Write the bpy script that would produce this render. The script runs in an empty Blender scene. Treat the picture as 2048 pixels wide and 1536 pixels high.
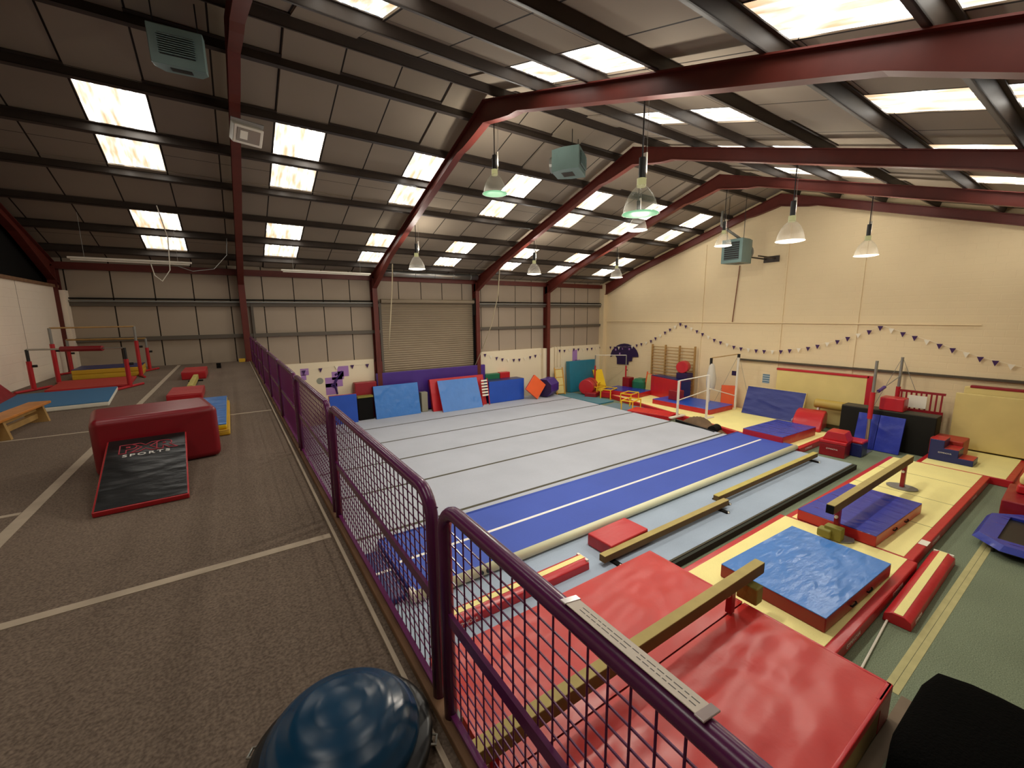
import bpy, math, random
from mathutils import Vector, Matrix, Euler
random.seed(7)
sc = bpy.context.scene
COL = sc.collection
R = math.radians
CZ = 4.45                                   # eye height above the main floor
MZ = 2.85                                   # top of the raised floor
# ------------------------------------------------------------------ camera
F, YAW, PIT, ROL = 836.11, .589327, .164086, -.009254
fw = Vector((math.sin(YAW)*math.cos(PIT), math.cos(YAW)*math.cos(PIT), -math.sin(PIT)))
rt = Vector((math.cos(YAW), -math.sin(YAW), 0)); up = rt.cross(fw)
rt, up = math.cos(ROL)*rt+math.sin(ROL)*up, -math.sin(ROL)*rt+math.cos(ROL)*up
cam = bpy.data.objects.new('camera', bpy.data.cameras.new('camera')); COL.objects.link(cam)
cam.data.sensor_width = 36; cam.data.lens = F/2048*36; cam.data.clip_start = .02; cam.data.clip_end = 200
cam.matrix_world = Matrix(((rt.x, up.x, -fw.x, 0), (rt.y, up.y, -fw.y, 0), (rt.z, up.z, -fw.z, CZ), (0, 0, 0, 1)))
sc.camera = cam
# measuring helpers: where a sight line meets a known wall or floor plane of the hall
def ray(px, py): return rt*((px-1024)/F) - up*((py-768)/F) + fw
def AZ(px, py, z): r = ray(px, py); t = (z-CZ)/r.z; return Vector((r.x*t, r.y*t, z))
def AY(px, py, y): r = ray(px, py); t = y/r.y; return Vector((r.x*t, y, r.z*t+CZ))
def AX(px, py, x): r = ray(px, py); t = x/r.x; return Vector((x, r.y*t, r.z*t+CZ))

# ------------------------------------------------------------------ materials
def lin(c):
    if isinstance(c, str):
        c = [int(c[i:i+2], 16)/255 for i in (0, 2, 4)]
        c = [x/12.92 if x <= .04045 else ((x+.055)/1.055)**2.4 for x in c]
    return (c[0], c[1], c[2], 1)
MATS = {}
def mk(name, col, rough=.6, spec=.4, metal=0, var=.0, vscale=3, bump=0, bscale=8, bstretch=None, fine=0, fscale=150, coat=0):
    if name in MATS: return MATS[name]
    m = bpy.data.materials.new(name); m.use_nodes = True; MATS[name] = m
    nt = m.node_tree; N = nt.nodes; L = nt.links; b = N['Principled BSDF']
    c = lin(col); b.inputs['Base Color'].default_value = c
    b.inputs['Roughness'].default_value = rough; b.inputs['Metallic'].default_value = metal
    b.inputs['Specular IOR Level'].default_value = spec
    if coat: b.inputs['Coat Weight'].default_value = coat; b.inputs['Coat Roughness'].default_value = .15
    tc = N.new('ShaderNodeTexCoord')
    last = None
    def noise(scale, stretch=None, detail=3):
        n = N.new('ShaderNodeTexNoise'); n.inputs['Scale'].default_value = scale; n.inputs['Detail'].default_value = detail
        if stretch:
            mp = N.new('ShaderNodeMapping'); mp.inputs['Scale'].default_value = stretch
            L.new(tc.outputs['Object'], mp.inputs[0]); L.new(mp.outputs[0], n.inputs['Vector'])
        else: L.new(tc.outputs['Object'], n.inputs['Vector'])
        return n
    if var or fine:
        mix = N.new('ShaderNodeMix'); mix.data_type = 'RGBA'; mix.inputs[6].default_value = (c[0]*(1-var-fine), c[1]*(1-var-fine), c[2]*(1-var-fine), 1)
        mix.inputs[7].default_value = (min(1, c[0]*(1+var+fine)), min(1, c[1]*(1+var+fine)), min(1, c[2]*(1+var+fine)), 1)
        if var and fine:
            a = noise(vscale); f_ = noise(fscale, detail=2); mm = N.new('ShaderNodeMath'); mm.operation = 'MULTIPLY_ADD'
            mm.inputs[1].default_value = fine/(var+fine); L.new(f_.outputs[0], mm.inputs[0])
            m2 = N.new('ShaderNodeMath'); m2.operation = 'MULTIPLY'; m2.inputs[1].default_value = var/(var+fine)
            L.new(a.outputs[0], m2.inputs[0]); L.new(m2.outputs[0], mm.inputs[2]); src = mm.outputs[0]
        else: src = noise(vscale if var else fscale).outputs[0]
        mr = N.new('ShaderNodeMapRange'); mr.inputs[1].default_value = .3; mr.inputs[2].default_value = .7
        L.new(src, mr.inputs[0]); L.new(mr.outputs[0], mix.inputs[0]); L.new(mix.outputs[2], b.inputs['Base Color'])
    if bump or (fine and rough > .8):
        bp = N.new('ShaderNodeBump'); bp.inputs['Strength'].default_value = bump or .4; bp.inputs['Distance'].default_value = .03 if bump else .004
        n = noise(bscale if bump else fscale, bstretch if bump else None, 4); L.new(n.outputs[0], bp.inputs['Height']); L.new(bp.outputs[0], b.inputs['Normal'])
    return m
def vinyl(name, col, rough=.38, bump=.3, bscale=3.0, stretch=(1, 2.2, 1)):
    m = mk(name, col, rough-.06, .5, var=.05, vscale=2, bump=bump, bscale=bscale, bstretch=stretch)
    if bump > .25:                                        # creased cover: ridged folds over the soft waves
        N = m.node_tree.nodes; L = m.node_tree.links; bp = [n for n in N if n.type == 'BUMP'][0]; b = N['Principled BSDF']
        tc = [n for n in N if n.type == 'TEX_COORD'][0]; mp = N.new('ShaderNodeMapping'); mp.inputs['Scale'].default_value = stretch; mp.inputs['Rotation'].default_value = (0, 0, .35)
        n = N.new('ShaderNodeTexNoise'); n.noise_type = 'RIDGED_MULTIFRACTAL'; n.inputs['Scale'].default_value = bscale*.7; n.inputs['Detail'].default_value = 2.5; n.inputs['Distortion'].default_value = .4
        L.new(tc.outputs['Object'], mp.inputs[0]); L.new(mp.outputs[0], n.inputs['Vector'])
        b2 = N.new('ShaderNodeBump'); b2.inputs['Strength'].default_value = min(1, bump*1.1); b2.inputs['Distance'].default_value = .05
        L.new(n.outputs[0], b2.inputs['Height']); L.new(bp.outputs[0], b2.inputs['Normal']); L.new(b2.outputs[0], b.inputs['Normal'])
    return m
def emis(name, col, s):
    m = bpy.data.materials.new(name); m.use_nodes = True; nt = m.node_tree; b = nt.nodes['Principled BSDF']
    b.inputs['Base Color'].default_value = (0, 0, 0, 1); b.inputs['Emission Color'].default_value = lin(col); b.inputs['Emission Strength'].default_value = s
    MATS[name] = m; return m

RED = vinyl('red vinyl', 'b8222a'); DRED = vinyl('dark red vinyl', '8c1822', .42); MAROON = vinyl('maroon vinyl', '84141f', .4, .12)
BIGRED = vinyl('bright red crash mat vinyl', 'b92b26', .42, .45, 2.2, (1, 1, 1))
ORANGE = vinyl('orange vinyl', 'ee6433', .45, .15)
LBLUE = vinyl('light blue vinyl', '3f7ac4', .36, .5, 3.5, (1, 2.5, 1)); BLUE = vinyl('blue vinyl', '2350b4', .38, .4, 2.4, (1, 1, 1))
NAVY = vinyl('navy vinyl', '1a2560', .42, .2); DBLUE = vinyl('royal blue vinyl', '27369c', .32, .45, 2.8, (2.6, 1, 1))
TEAL = vinyl('teal vinyl', '2a7a94', .4, .3); GREEN = vinyl('green vinyl', '1f6a4a', .45); PURP = vinyl('purple vinyl', '46287e', .42, .1)
YEL = vinyl('yellow vinyl', 'e8c21c', .42, .1); YEL2 = vinyl('mat yellow edge', 'd4a92c', .5, .1); BLACK = vinyl('black vinyl', '0e0e0e', .4, .4, 3, (1, 2.5, 1))
BLK2 = mk('black foam cover', '15140f', .7, .3, bump=.1)
CREAM = mk('cream mat carpet', 'ede29a', .85, .2, var=.04, vscale=1.5, fine=.03, fscale=60)
CREAM2 = mk('tan yellow mat carpet', 'd9c684', .85, .2, var=.05, vscale=1.5)
WHITE = mk('white plastic', 'e6e2d2', .5); WPAINT = mk('white painted metal', 'ded8c8', .35, .5)
CARPET = mk('grey blue sprung floor carpet', 'aeb2bc', .95, .1, var=.05, vscale=.7, fine=.04, fscale=90)
CARPB = mk('blue grey edge carpet', '9dabbc', .95, .1, var=.06, vscale=.8, fine=.04, fscale=90)
FOAMD = mk('dark foam edge', '2c2f26', .9)
SEAM = mk('seam tape', '4b4839', .9)
TRACK = mk('blue airtrack fabric', '3a52ab', .6, .35, var=.05, vscale=.8, bump=.08, bscale=30)
TUBEW = mk('cream white pvc', 'dcdcb8', .42, .5)
UPC = mk('brown grey upper carpet', '76675a', .97, .1, var=.1, vscale=.8, fine=.32, fscale=75)
GRC = mk('green grey carpet', '76806a', .97, .1, var=.08, vscale=.8, fine=.3, fscale=70)
TAPE = mk('worn pale tape', 'b8a893', .8, .2, var=.08, vscale=6); TAPEY = mk('yellowed tape', 'b5ae7c', .7, .2, var=.08, vscale=6)
TAPEB = mk('brown tape', '7a6a58', .7, .2, var=.06)
STEEL = mk('red oxide painted steel', '5e241b', .5, .4, var=.1, vscale=4)
PURLIN = mk('dark grey purlin', '382f28', .5, .4, var=.12, vscale=3)
RAILG = mk('brown grey rail', '5d554a', .55, .4)
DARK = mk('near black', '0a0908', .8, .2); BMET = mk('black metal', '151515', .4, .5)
CHROME = mk('galvanised metal', 'a8a8a0', .32, .5, metal=.8); GREYM = mk('grey metal', '8a8a84', .45, .5, metal=.3)
DUCT = mk('silver duct', 'b4b2ac', .38, .5, metal=.9)
PFENCE = mk('glossy purple paint', '642256', .25, .5, coat=.2)
WOOD = mk('light wood', 'a8854f', .55, .35, var=.15, vscale=5); WOODO = mk('orange varnished wood', 'c07a34', .4, .4, var=.15, vscale=5)
WOODK = mk('stained timber kerb', '7f5f44', .7, .3, var=.15, vscale=6); GOLD = mk('varnished gold wood', 'd19b3c', .4, .4, var=.1)
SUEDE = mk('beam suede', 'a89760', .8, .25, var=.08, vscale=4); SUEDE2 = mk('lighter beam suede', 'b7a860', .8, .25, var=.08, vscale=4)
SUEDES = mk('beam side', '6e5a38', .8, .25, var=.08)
OLIVE = mk('olive padding', '85803c', .6, .3, bump=.3)
HEAT = mk('pale green heater enamel', '6b837f', .45, .45, var=.06)
BROWN = mk('brown tarp', '66503a', .7, .3, var=.15, vscale=4, bump=.5, bscale=5)
SHUT = mk('roller shutter metal', '8f8069', .5, .45, var=.06, vscale=1)
FLAGP = mk('purple flag', '3c1c50', .7); FLAGW = mk('white flag', 'e8e0cc', .7); TXTW = mk('white print', 'e8e4dc', .6); TXTP = mk('pink red print', 'b0404c', .6)
MURALL = mk('lilac mural paint', 'a47cb8', .8); MURALD = mk('deep purple mural paint', '3a2060', .8); GREY = mk('grey print', '6d6a66', .8)
DKPURP = mk('dark purple board', '2a1744', .6)

def surf(name, col, lines=(), blocks=None, var=.05, lw=.014, lc='1d1813', rough=.8, grad=None):
    """painted wall / board material with joint lines at world positions; lines = [(axis, period, offset, width)]"""
    m = bpy.data.materials.new(name); m.use_nodes = True; MATS[name] = m
    nt = m.node_tree; N = nt.nodes; L = nt.links; b = N['Principled BSDF']; b.inputs['Roughness'].default_value = rough; b.inputs['Specular IOR Level'].default_value = .25
    tc = N.new('ShaderNodeTexCoord'); sp = N.new('ShaderNodeSeparateXYZ'); L.new(tc.outputs['Object'], sp.inputs[0])
    no = N.new('ShaderNodeTexNoise'); no.inputs['Scale'].default_value = .8; no.inputs['Detail'].default_value = 5; L.new(tc.outputs['Object'], no.inputs['Vector'])
    c = lin(col); mix = N.new('ShaderNodeMix'); mix.data_type = 'RGBA'
    mix.inputs[6].default_value = tuple(x*(1-var*2) for x in c[:3])+(1,); mix.inputs[7].default_value = tuple(min(1, x*(1+var*2)) for x in c[:3])+(1,)
    L.new(no.outputs[0], mix.inputs[0]); cur = mix.outputs[2]
    for ax, per, off, w in lines:
        a = N.new('ShaderNodeMath'); a.operation = 'SUBTRACT'; L.new(sp.outputs[ax], a.inputs[0]); a.inputs[1].default_value = off-w/2-per*40
        d = N.new('ShaderNodeMath'); d.operation = 'MODULO'; L.new(a.outputs[0], d.inputs[0]); d.inputs[1].default_value = per
        l = N.new('ShaderNodeMath'); l.operation = 'LESS_THAN'; L.new(d.outputs[0], l.inputs[0]); l.inputs[1].default_value = w
        m2 = N.new('ShaderNodeMix'); m2.data_type = 'RGBA'; m2.inputs[7].default_value = lin(lc)
        L.new(l.outputs[0], m2.inputs[0]); L.new(cur, m2.inputs[6]); cur = m2.outputs[2]
    L.new(cur, b.inputs['Base Color'])
    if blocks:
        br = N.new('ShaderNodeTexBrick'); br.inputs['Scale'].default_value = 1; br.inputs['Brick Width'].default_value = .44; br.inputs['Row Height'].default_value = .215
        br.inputs['Mortar Size'].default_value = .012; br.inputs['Mortar Smooth'].default_value = .4
        cb = N.new('ShaderNodeCombineXYZ'); L.new(sp.outputs[blocks], cb.inputs[0]); L.new(sp.outputs[2], cb.inputs[1]); L.new(cb.outputs[0], br.inputs['Vector'])
        bp = N.new('ShaderNodeBump'); bp.inputs['Strength'].default_value = .35; bp.inputs['Distance'].default_value = .01; bp.invert = True
        L.new(br.outputs['Fac'], bp.inputs['Height']); L.new(bp.outputs[0], b.inputs['Normal'])
    return m
CLAD = surf('wall lining board', 'a69785', [(0, 1.035, .13, .035)], var=.04, lc='2a221a')
BLOCKB = surf('cream painted blockwork back', 'e6d9bc', blocks=0, var=.03)
BLOCKG = surf('cream painted blockwork gable', 'e4d0a8', blocks=1, var=.03)
BLOCKL = surf('cream painted blockwork left', 'f2e4d0', [(1, 3.1, 15.3, .03)], blocks=1, var=.03, lc='9a8a74')
ROOFM = surf('roof lining board', '877b6b', [(0, 1.05, 1.245, .03), (1, 2.05, 12.72, .012)], var=.06, lc='201a15')
FRONT = surf('front wall paint', 'b0a48c', blocks=0)

# ------------------------------------------------------------------ mesh building
class MB:
    def __init__(s): s.v = []; s.f = []; s.mi = []; s.cur = 0
    def add(s, vs, fs, M=None):
        o = len(s.v)
        for p in vs:
            p = Vector(p); s.v.append(tuple(M @ p) if M else tuple(p))
        for f in fs: s.f.append([i+o for i in f]); s.mi.append(s.cur)
        return s
    def box(s, x0, x1, y0, y1, z0, z1, M=None):
        v = [(x, y, z) for x in (x0, x1) for y in (y0, y1) for z in (z0, z1)]
        return s.add(v, [(0, 1, 3, 2), (4, 6, 7, 5), (0, 4, 5, 1), (2, 3, 7, 6), (0, 2, 6, 4), (1, 5, 7, 3)], M)
    def cyl(s, p, q, r, n=10, r2=None, caps=True):
        p, q = Vector(p), Vector(q); r2 = r if r2 is None else r2; d = (q-p).normalized()
        a = d.orthogonal().normalized(); b = d.cross(a); vs = []
        for c, rr in ((p, r), (q, r2)):
            for i in range(n): t = 2*math.pi*i/n; vs.append(c+rr*(math.cos(t)*a+math.sin(t)*b))
        fs = [(i, (i+1) % n, n+(i+1) % n, n+i) for i in range(n)]
        if caps: fs += [tuple(range(n-1, -1, -1)), tuple(range(n, 2*n))]
        return s.add(vs, fs)
    def path(s, pts, r, n=8):
        pts = [Vector(p) for p in pts]; vs = []; fs = []; prev = None
        for i, p in enumerate(pts):
            d = (pts[min(i+1, len(pts)-1)]-pts[max(i-1, 0)]).normalized()
            a = d.orthogonal().normalized() if prev is None else (prev-d*prev.dot(d)).normalized(); prev = a; b = d.cross(a)
            for k in range(n): t = 2*math.pi*k/n; vs.append(p+r*(math.cos(t)*a+math.sin(t)*b))
        for i in range(len(pts)-1):
            for k in range(n): fs.append((i*n+k, i*n+(k+1) % n, (i+1)*n+(k+1) % n, (i+1)*n+k))
        fs += [tuple(range(n-1, -1, -1)), tuple(range((len(pts)-1)*n, len(pts)*n))]
        return s.add(vs, fs)
    def prism(s, poly, a0, a1, axis='x'):
        """polygon in the plane across `axis`, extruded from a0 to a1. x: (y,z)  y: (x,z)  z: (x,y)"""
        n = len(poly)
        def pt(p, a): return (a, p[0], p[1]) if axis == 'x' else (p[0], a, p[1]) if axis == 'y' else (p[0], p[1], a)
        vs = [pt(p, a0) for p in poly]+[pt(p, a1) for p in poly]
        return s.add(vs, [(i, (i+1) % n, n+(i+1) % n, n+i) for i in range(n)]+[tuple(range(n-1, -1, -1)), tuple(range(n, 2*n))])
    def lathe(s, prof, n=24, c=(0, 0, 0), cap=False):
        vs = [(c[0]+r*math.cos(2*math.pi*i/n), c[1]+r*math.sin(2*math.pi*i/n), c[2]+z) for r, z in prof for i in range(n)]
        fs = [(j*n+i, j*n+(i+1) % n, (j+1)*n+(i+1) % n, (j+1)*n+i) for j in range(len(prof)-1) for i in range(n)]
        if cap: fs += [tuple(range(n-1, -1, -1)), tuple(range((len(prof)-1)*n, len(prof)*n))]
        return s.add(vs, fs)
def link(name, mb, mats, parent=None, bevel=0, seg=2, smooth=False, loc=None, rot=None, subs=0):
    me = bpy.data.meshes.new(name); me.from_pydata(mb.v, [], mb.f)
    for m in (mats if isinstance(mats, (list, tuple)) else [mats]): me.materials.append(m)
    for p, i in zip(me.polygons, mb.mi): p.material_index = i; p.use_smooth = smooth
    me.update()
    import bmesh
    bm = bmesh.new(); bm.from_mesh(me); bmesh.ops.recalc_face_normals(bm, faces=bm.faces); bm.to_mesh(me); bm.free()
    o = bpy.data.objects.new(name, me); COL.objects.link(o)
    if parent: o.parent = parent
    if loc is not None: o.location = loc
    if rot is not None: o.rotation_euler = rot
    if bevel:
        b = o.modifiers.new('b', 'BEVEL'); b.width = bevel; b.segments = seg; b.limit_method = 'ANGLE'; b.angle_limit = R(40)
        if seg > 1:
            for p in me.polygons: p.use_smooth = True
            w = o.modifiers.new('w', 'WEIGHTED_NORMAL'); w.keep_sharp = False
    if subs: d = o.modifiers.new('s', 'SUBSURF'); d.levels = d.render_levels = subs
    return o
def tag(o, label, cat, group=None):
    o['label'] = label; o['category'] = cat
    if group: o['group'] = group
    return o
def thing(name, label, cat, loc=(0, 0, 0), rot=(0, 0, 0), group=None):
    o = bpy.data.objects.new(name, None); COL.objects.link(o); o.location = loc; o.rotation_euler = rot; o.empty_display_size = .1
    return tag(o, label, cat, group)
def one(name, label, cat, mb, m, loc=(0, 0, 0), rot=(0, 0, 0), group=None, **k): return tag(link(name, mb, m, None, loc=loc, rot=rot, **k), label, cat, group)
def struct(name, mb, m, **k): o = link(name, mb, m, **k); o['kind'] = 'structure'; return o
def text(name, s, size, m, parent, loc, rot, sx=1, ext=.001, spacing=1, bold=0, outline=0):
    cu = bpy.data.curves.new(name, 'FONT'); cu.body = s; cu.size = size; cu.extrude = ext; cu.align_x = 'CENTER'; cu.align_y = 'CENTER'; cu.space_character = spacing; cu.offset = bold
    cu.resolution_u = 3
    if outline: cu.fill_mode = 'NONE'; cu.extrude = 0; cu.bevel_depth = outline; cu.bevel_resolution = 1
    t = bpy.data.objects.new('tmp', cu); COL.objects.link(t); dg = bpy.context.evaluated_depsgraph_get(); dg.update()
    me = bpy.data.meshes.new_from_object(t.evaluated_get(dg)); bpy.data.objects.remove(t)
    me.materials.clear(); me.materials.append(m)
    o = bpy.data.objects.new(name, me); COL.objects.link(o); o.parent = parent; o.location = loc; o.rotation_euler = rot; o.scale = (sx, 1, 1)
    return o
def copy_tree(o, parent=None):
    c = o.copy(); COL.objects.link(c)
    if parent: c.parent = parent
    for ch in list(o.children): copy_tree(ch, c)
    return c

# ------------------------------------------------------------------ the hall shell
XL, XG, YB, YF = -4.2, 19.0, 18.4, -1.0
SLOPE, YR = .315, 8.7
def zr(y, off=0): return CZ+1.62+off+SLOPE*((YB-y) if y > YR else (y-YF))     # top line of the rafters
struct('floor', MB().box(XL-3, XG+.3, YF-.3, YB+.3, -.2, 0), GRC)
struct('floor_upper', MB().box(XL, .54, YF, YB, MZ-.3, MZ), UPC)
struct('wall_mezzanine', MB().box(.3, .42, YF, YB, 0, MZ-.3), mk('mezzanine board', '9a7a5c', .8, var=.08))
struct('trim_1', MB().box(.54, .60, YF, YB, MZ-.34, MZ+.035), WOODK, bevel=.006)
struct('trim_2', MB().box(.485, .505, YF, YB, MZ, MZ+.012), TAPE)
# back wall: cladding above, blockwork below with the shutter opening between
w = MB(); DX0, DX1, DZ = 5.5, 9.98, 5.05
w.box(XL-3, DX0, YB, YB+.2, 0, 6.3); w.box(DX1, XG+.2, YB, YB+.2, 0, 6.3); w.box(DX0, DX1, YB, YB+.2, DZ, 6.3)
struct('wall_back', w, CLAD)
w = MB(); w.box(.55, 5.05, YB-.1, YB, 0, 2.62); w.box(10.1, 14.2, YB-.1, YB, 0, 2.62); w.box(14.2, 14.95, YB-.3, YB, 0, 2.6); w.box(14.95, XG, YB-.1, YB, 0, 2.62)
struct('wall_back_lower', w, BLOCKB)
# gable wall follows the roof
struct('wall_right', MB().prism([(YF-.2, -.1), (YB+.2, -.1), (YB+.2, zr(YB, .2)), (YR, zr(YR, .2)), (YF-.2, zr(YF, .2))], XG, XG+.25), BLOCKG)
struct('wall_front', MB().box(XL-3, XG, YF-.25, YF, 0, 6.3), FRONT)
struct('wall_left', MB().box(XL-.2, XL, YF, YB, 0, 5.42), BLOCKL)
struct('void_panel_left', MB().prism([(YF, 5.42), (YB, 5.42), (YB, zr(YB, .2)), (YR, zr(YR, .2)), (YF, zr(YF, .2))], XL-.26, XL-.2), DARK)  # black sheet standing in for the unlit space beyond the left wall
struct('trim_3', MB().box(XL-.22, XL+.05, YF, YB, 5.38, 5.46), WOODK)
# corner pier by the left wall and pilasters and joints on the right wall
struct('trim_4', MB().box(XL, XL+.22, YB-.35, YB, MZ, 5.3), BLOCKL)
struct('trim_5', MB().box(XG-.28, XG, YB-.35, YB, 0, 6.2), BLOCKG)
n = 6
for y, wd, z1 in ((11.85, .05, 7.6), (8.3, .05, 7.9), (5.8, .13, 7.6)):
    struct('trim_%d' % n, MB().box(XG-.035, XG, y-wd/2, y+wd/2, 0, z1), BLOCKG); n += 1
# roof slopes, with the openings of the rooflights left out
PY = [10.65, 12.0, 13.35, 14.75, 16.1, 17.45]                    # purlins bounding the rooflights on the far slope
SKX = [1.77+3.15*k for k in range(-1, 6)]
def mirror(y): return 2*YR-y
XA, XB = XL-3.2, XG+.1
def slope(name, far):
    ys = [YR, 10.7, 13.3, 14.8, 17.4, YB+.25]; xs = [XA]
    for c in SKX: xs += [c-.5, c+.5]
    xs.append(XB); w = MB()
    for j in range(5):
        for i in range(len(xs)-1):
            if i % 2 == 1 and j in (1, 3): continue
            y0, y1 = ys[j], ys[j+1]
            if not far: y0, y1 = mirror(y0), mirror(y1)
            w.add([(xs[i], y0, zr(y0, .2)), (xs[i+1], y0, zr(y0, .2)), (xs[i+1], y1, zr(y1, .2)), (xs[i], y1, zr(y1, .2))], [(0, 1, 2, 3)])
    o = struct(name, w, ROOFM); d = o.modifiers.new('s', 'SOLIDIFY'); d.thickness = .03; d.offset = 1; return o
slope('ceiling', True); slope('ceiling_front', False)
# daylight panels: dirty corrugated translucent sheet
def skymat():
    m = bpy.data.materials.new('weathered rooflight sheet'); m.use_nodes = True; nt = m.node_tree; N = nt.nodes; L = nt.links; b = N['Principled BSDF']
    b.inputs['Base Color'].default_value = (.55, .5, .42, 1); b.inputs['Roughness'].default_value = .5
    tc = N.new('ShaderNodeTexCoord'); mp = N.new('ShaderNodeMapping'); mp.inputs['Scale'].default_value = (6, .9, 1); L.new(tc.outputs['Object'], mp.inputs[0])
    no = N.new('ShaderNodeTexNoise'); no.inputs['Scale'].default_value = 1.5; no.inputs['Detail'].default_value = 5; L.new(mp.outputs[0], no.inputs['Vector'])
    cr = N.new('ShaderNodeValToRGB'); e = cr.color_ramp.elements; e[0].position = .34; e[0].color = (.075, .05, .028, 1); e[1].position = .66; e[1].color = (1, .97, .9, 1)
    for ps, c_ in ((.44, (.088, .078, .06, 1)), (.52, (.11, .105, .095, 1)), (.58, (.7, .68, .63, 1))): x = cr.color_ramp.elements.new(ps); x.color = c_
    L.new(no.outputs[0], cr.inputs[0]); L.new(cr.outputs[0], b.inputs['Emission Color'])
    b.inputs['Emission Strength'].default_value = SKYS
    return m
SKYS = 12
SKYM = skymat(); n1 = 1
for far in (True, False):
    for (ya, yb) in ((10.7, 13.3), (14.8, 17.4)):
        for cx in SKX:
            w = MB(); nn = 36; vs = []; fs = []
            for j, y in enumerate((ya-.03, yb+.03)):
                yy = y if far else mirror(y)
                for i in range(nn+1):
                    x = -.51+1.02*i/nn; vs.append((x, yy, zr(yy, .225)+.022*math.cos(2*math.pi*x/.15)))
            for i in range(nn): fs.append((i, i+1, nn+2+i, nn+1+i))
            w.add(vs, fs); struct('window_%d' % n1, w, SKYM, loc=(cx, 0, 0), smooth=True); n1 += 1
# purlins (one Z-section per line), eaves beam, sheeting rails
tn = n
def strip_x(y, z, d, wd, m, x0=XA, x1=XG-.02, tilt=0):
    global tn
    w = MB(); M = Matrix.Translation((0, y, z)) @ Matrix.Rotation(tilt, 4, 'X')
    w.box(x0, x1, -.012, .012, 0, d, M); w.box(x0, x1, -.012, wd, 0, .014, M); w.box(x0, x1, -wd, .012, d-.014, d, M)
    struct('trim_%d' % tn, w, m); tn += 1
for y in [9.3]+PY:
    strip_x(y, zr(y), .18, .07, PURLIN, tilt=-math.atan(SLOPE)); strip_x(mirror(y), zr(mirror(y)), .18, .07, PURLIN, tilt=math.atan(SLOPE))
struct('trim_%d' % tn, MB().box(XA, XG-.28, YB-.2, YB-.02, 5.93, 6.14), STEEL); tn += 1
for z, d, m in ((5.06, .035, DARK), (4.84, .12, RAILG), (3.72, .13, RAILG)):
    for x0, x1 in ((XL, DX0-.1), (DX1+.12, XG-.28)):
        struct('trim_%d' % tn, MB().box(x0, x1, YB-.12, YB, z, z+d), m); tn += 1
struct('trim_%d' % tn, MB().cyl((XL, YB-.17, 4.99), (DX0-.3, YB-.17, 4.99), .03), GREYM); tn += 1
struct('trim_%d' % tn, MB().cyl((DX1+.2, YB-.17, 4.99), (XG-.3, YB-.17, 4.99), .03), GREYM); tn += 1
# pipes and metal rail along the right wall
struct('trim_%d' % tn, MB().cyl((XG-.05, YB-.4, 4.01), (XG-.05, 2.7, 4.01), .022), BLOCKG); tn += 1
struct('trim_%d' % tn, MB().box(XG-.12, XG, YF, 9.95, 2.35, 2.42), mk('dark handrail', '4a4234', .5)); tn += 1
struct('trim_%d' % tn, MB().cyl((XG-.04, 10.35, 4.02), (XG-.04, 10.2, 6.5), .02), mk('copper pipe', '7a4a30', .4)); tn += 1

struct('trim_%d' % tn, MB().box(.72, .80, YB-.14, YB-.02, MZ, 4.9), RAILG); tn += 1
for xx in (15.15, 15.35, 15.6): struct('trim_%d' % tn, MB().cyl((xx, YB-.14, 1.5 if xx > 15.2 else .5), (xx, YB-.14, 2.65), .035), BLOCKB); tn += 1
# portal frames
FX = [XL, .5, 5.2, 10.1, 14.5, 18.86]
def frame_obj(x, i):
    t = thing('portal_frame', ['dark red steel roof frame over the left block wall', 'red steel roof frame at the raised floor edge with the floodlight', 'red steel roof frame left of the roller shutter, largest in view',
              'red steel roof frame right of the roller shutter', 'red steel roof frame between roller shutter and cream gable wall', 'dark red steel roof frame against the cream gable wall'][i], 'steel frame', (x, 0, 0), group='portal frames across the hall')
    zb = MZ if x < 1 else 0
    if 0 < i < 5 or i == 0:
        for yc, s in ((YB-.2, -1), (YF+.2, 1)):
            c = MB(); a, b_ = yc-.17, yc+.17
            c.box(-.012, .012, a, b_, zb, 6.05); c.box(-.1, .1, a-.012, a+.012, zb, 6.0); c.box(-.1, .1, b_-.012, b_+.012, zb, 6.0); c.box(-.14, .14, a-.05, b_+.02, zb, zb+.03)
            link('column', c, STEEL, t)
    def bot(y):
        y = y if y > YR else mirror(y); d = .30
        if y > 15.8: d += .30*min(1, (y-15.8)/2.2)
        if y < 10.0: d += .17*((10.0-y)/1.3)**.6 if y < 10 else 0
        return zr(y)-d
    ys = [YB-.03, 18.0, 17.2, 16.4, 15.8, 13, 11, 10.0, 9.7, 9.4, 9.1, 8.9, YR]
    for far in (True, False):
        yy = ys if far else [mirror(y) for y in ys]
        wb = MB(); k = len(yy)
        vs = [(0, y, bot(y)) for y in yy]+[(0, y, zr(y)-.006) for y in yy]
        for e in (-.012, .012): wb.add([(e, p[1], p[2]) for p in vs], [(j, j+1, k+j+1, k+j) for j in range(k-1)])
        fl = MB()
        for f_, th in ((bot, .02), (lambda y: zr(y)-.02, .02)):
            v2 = []; 
            for y in yy:
                z = f_(y); v2 += [(-.09, y, z), (.09, y, z), (.09, y, z+th), (-.09, y, z+th)]
            fl.add(v2, [(4*j+a, 4*j+(a+1) % 4, 4*j+4+(a+1) % 4, 4*j+4+a) for j in range(k-1) for a in range(4)])
        wb.add(fl.v, fl.f)
        link('rafter', wb, STEEL, t)
    return t
for i, x in enumerate(FX): frame_obj(x, i)

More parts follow.
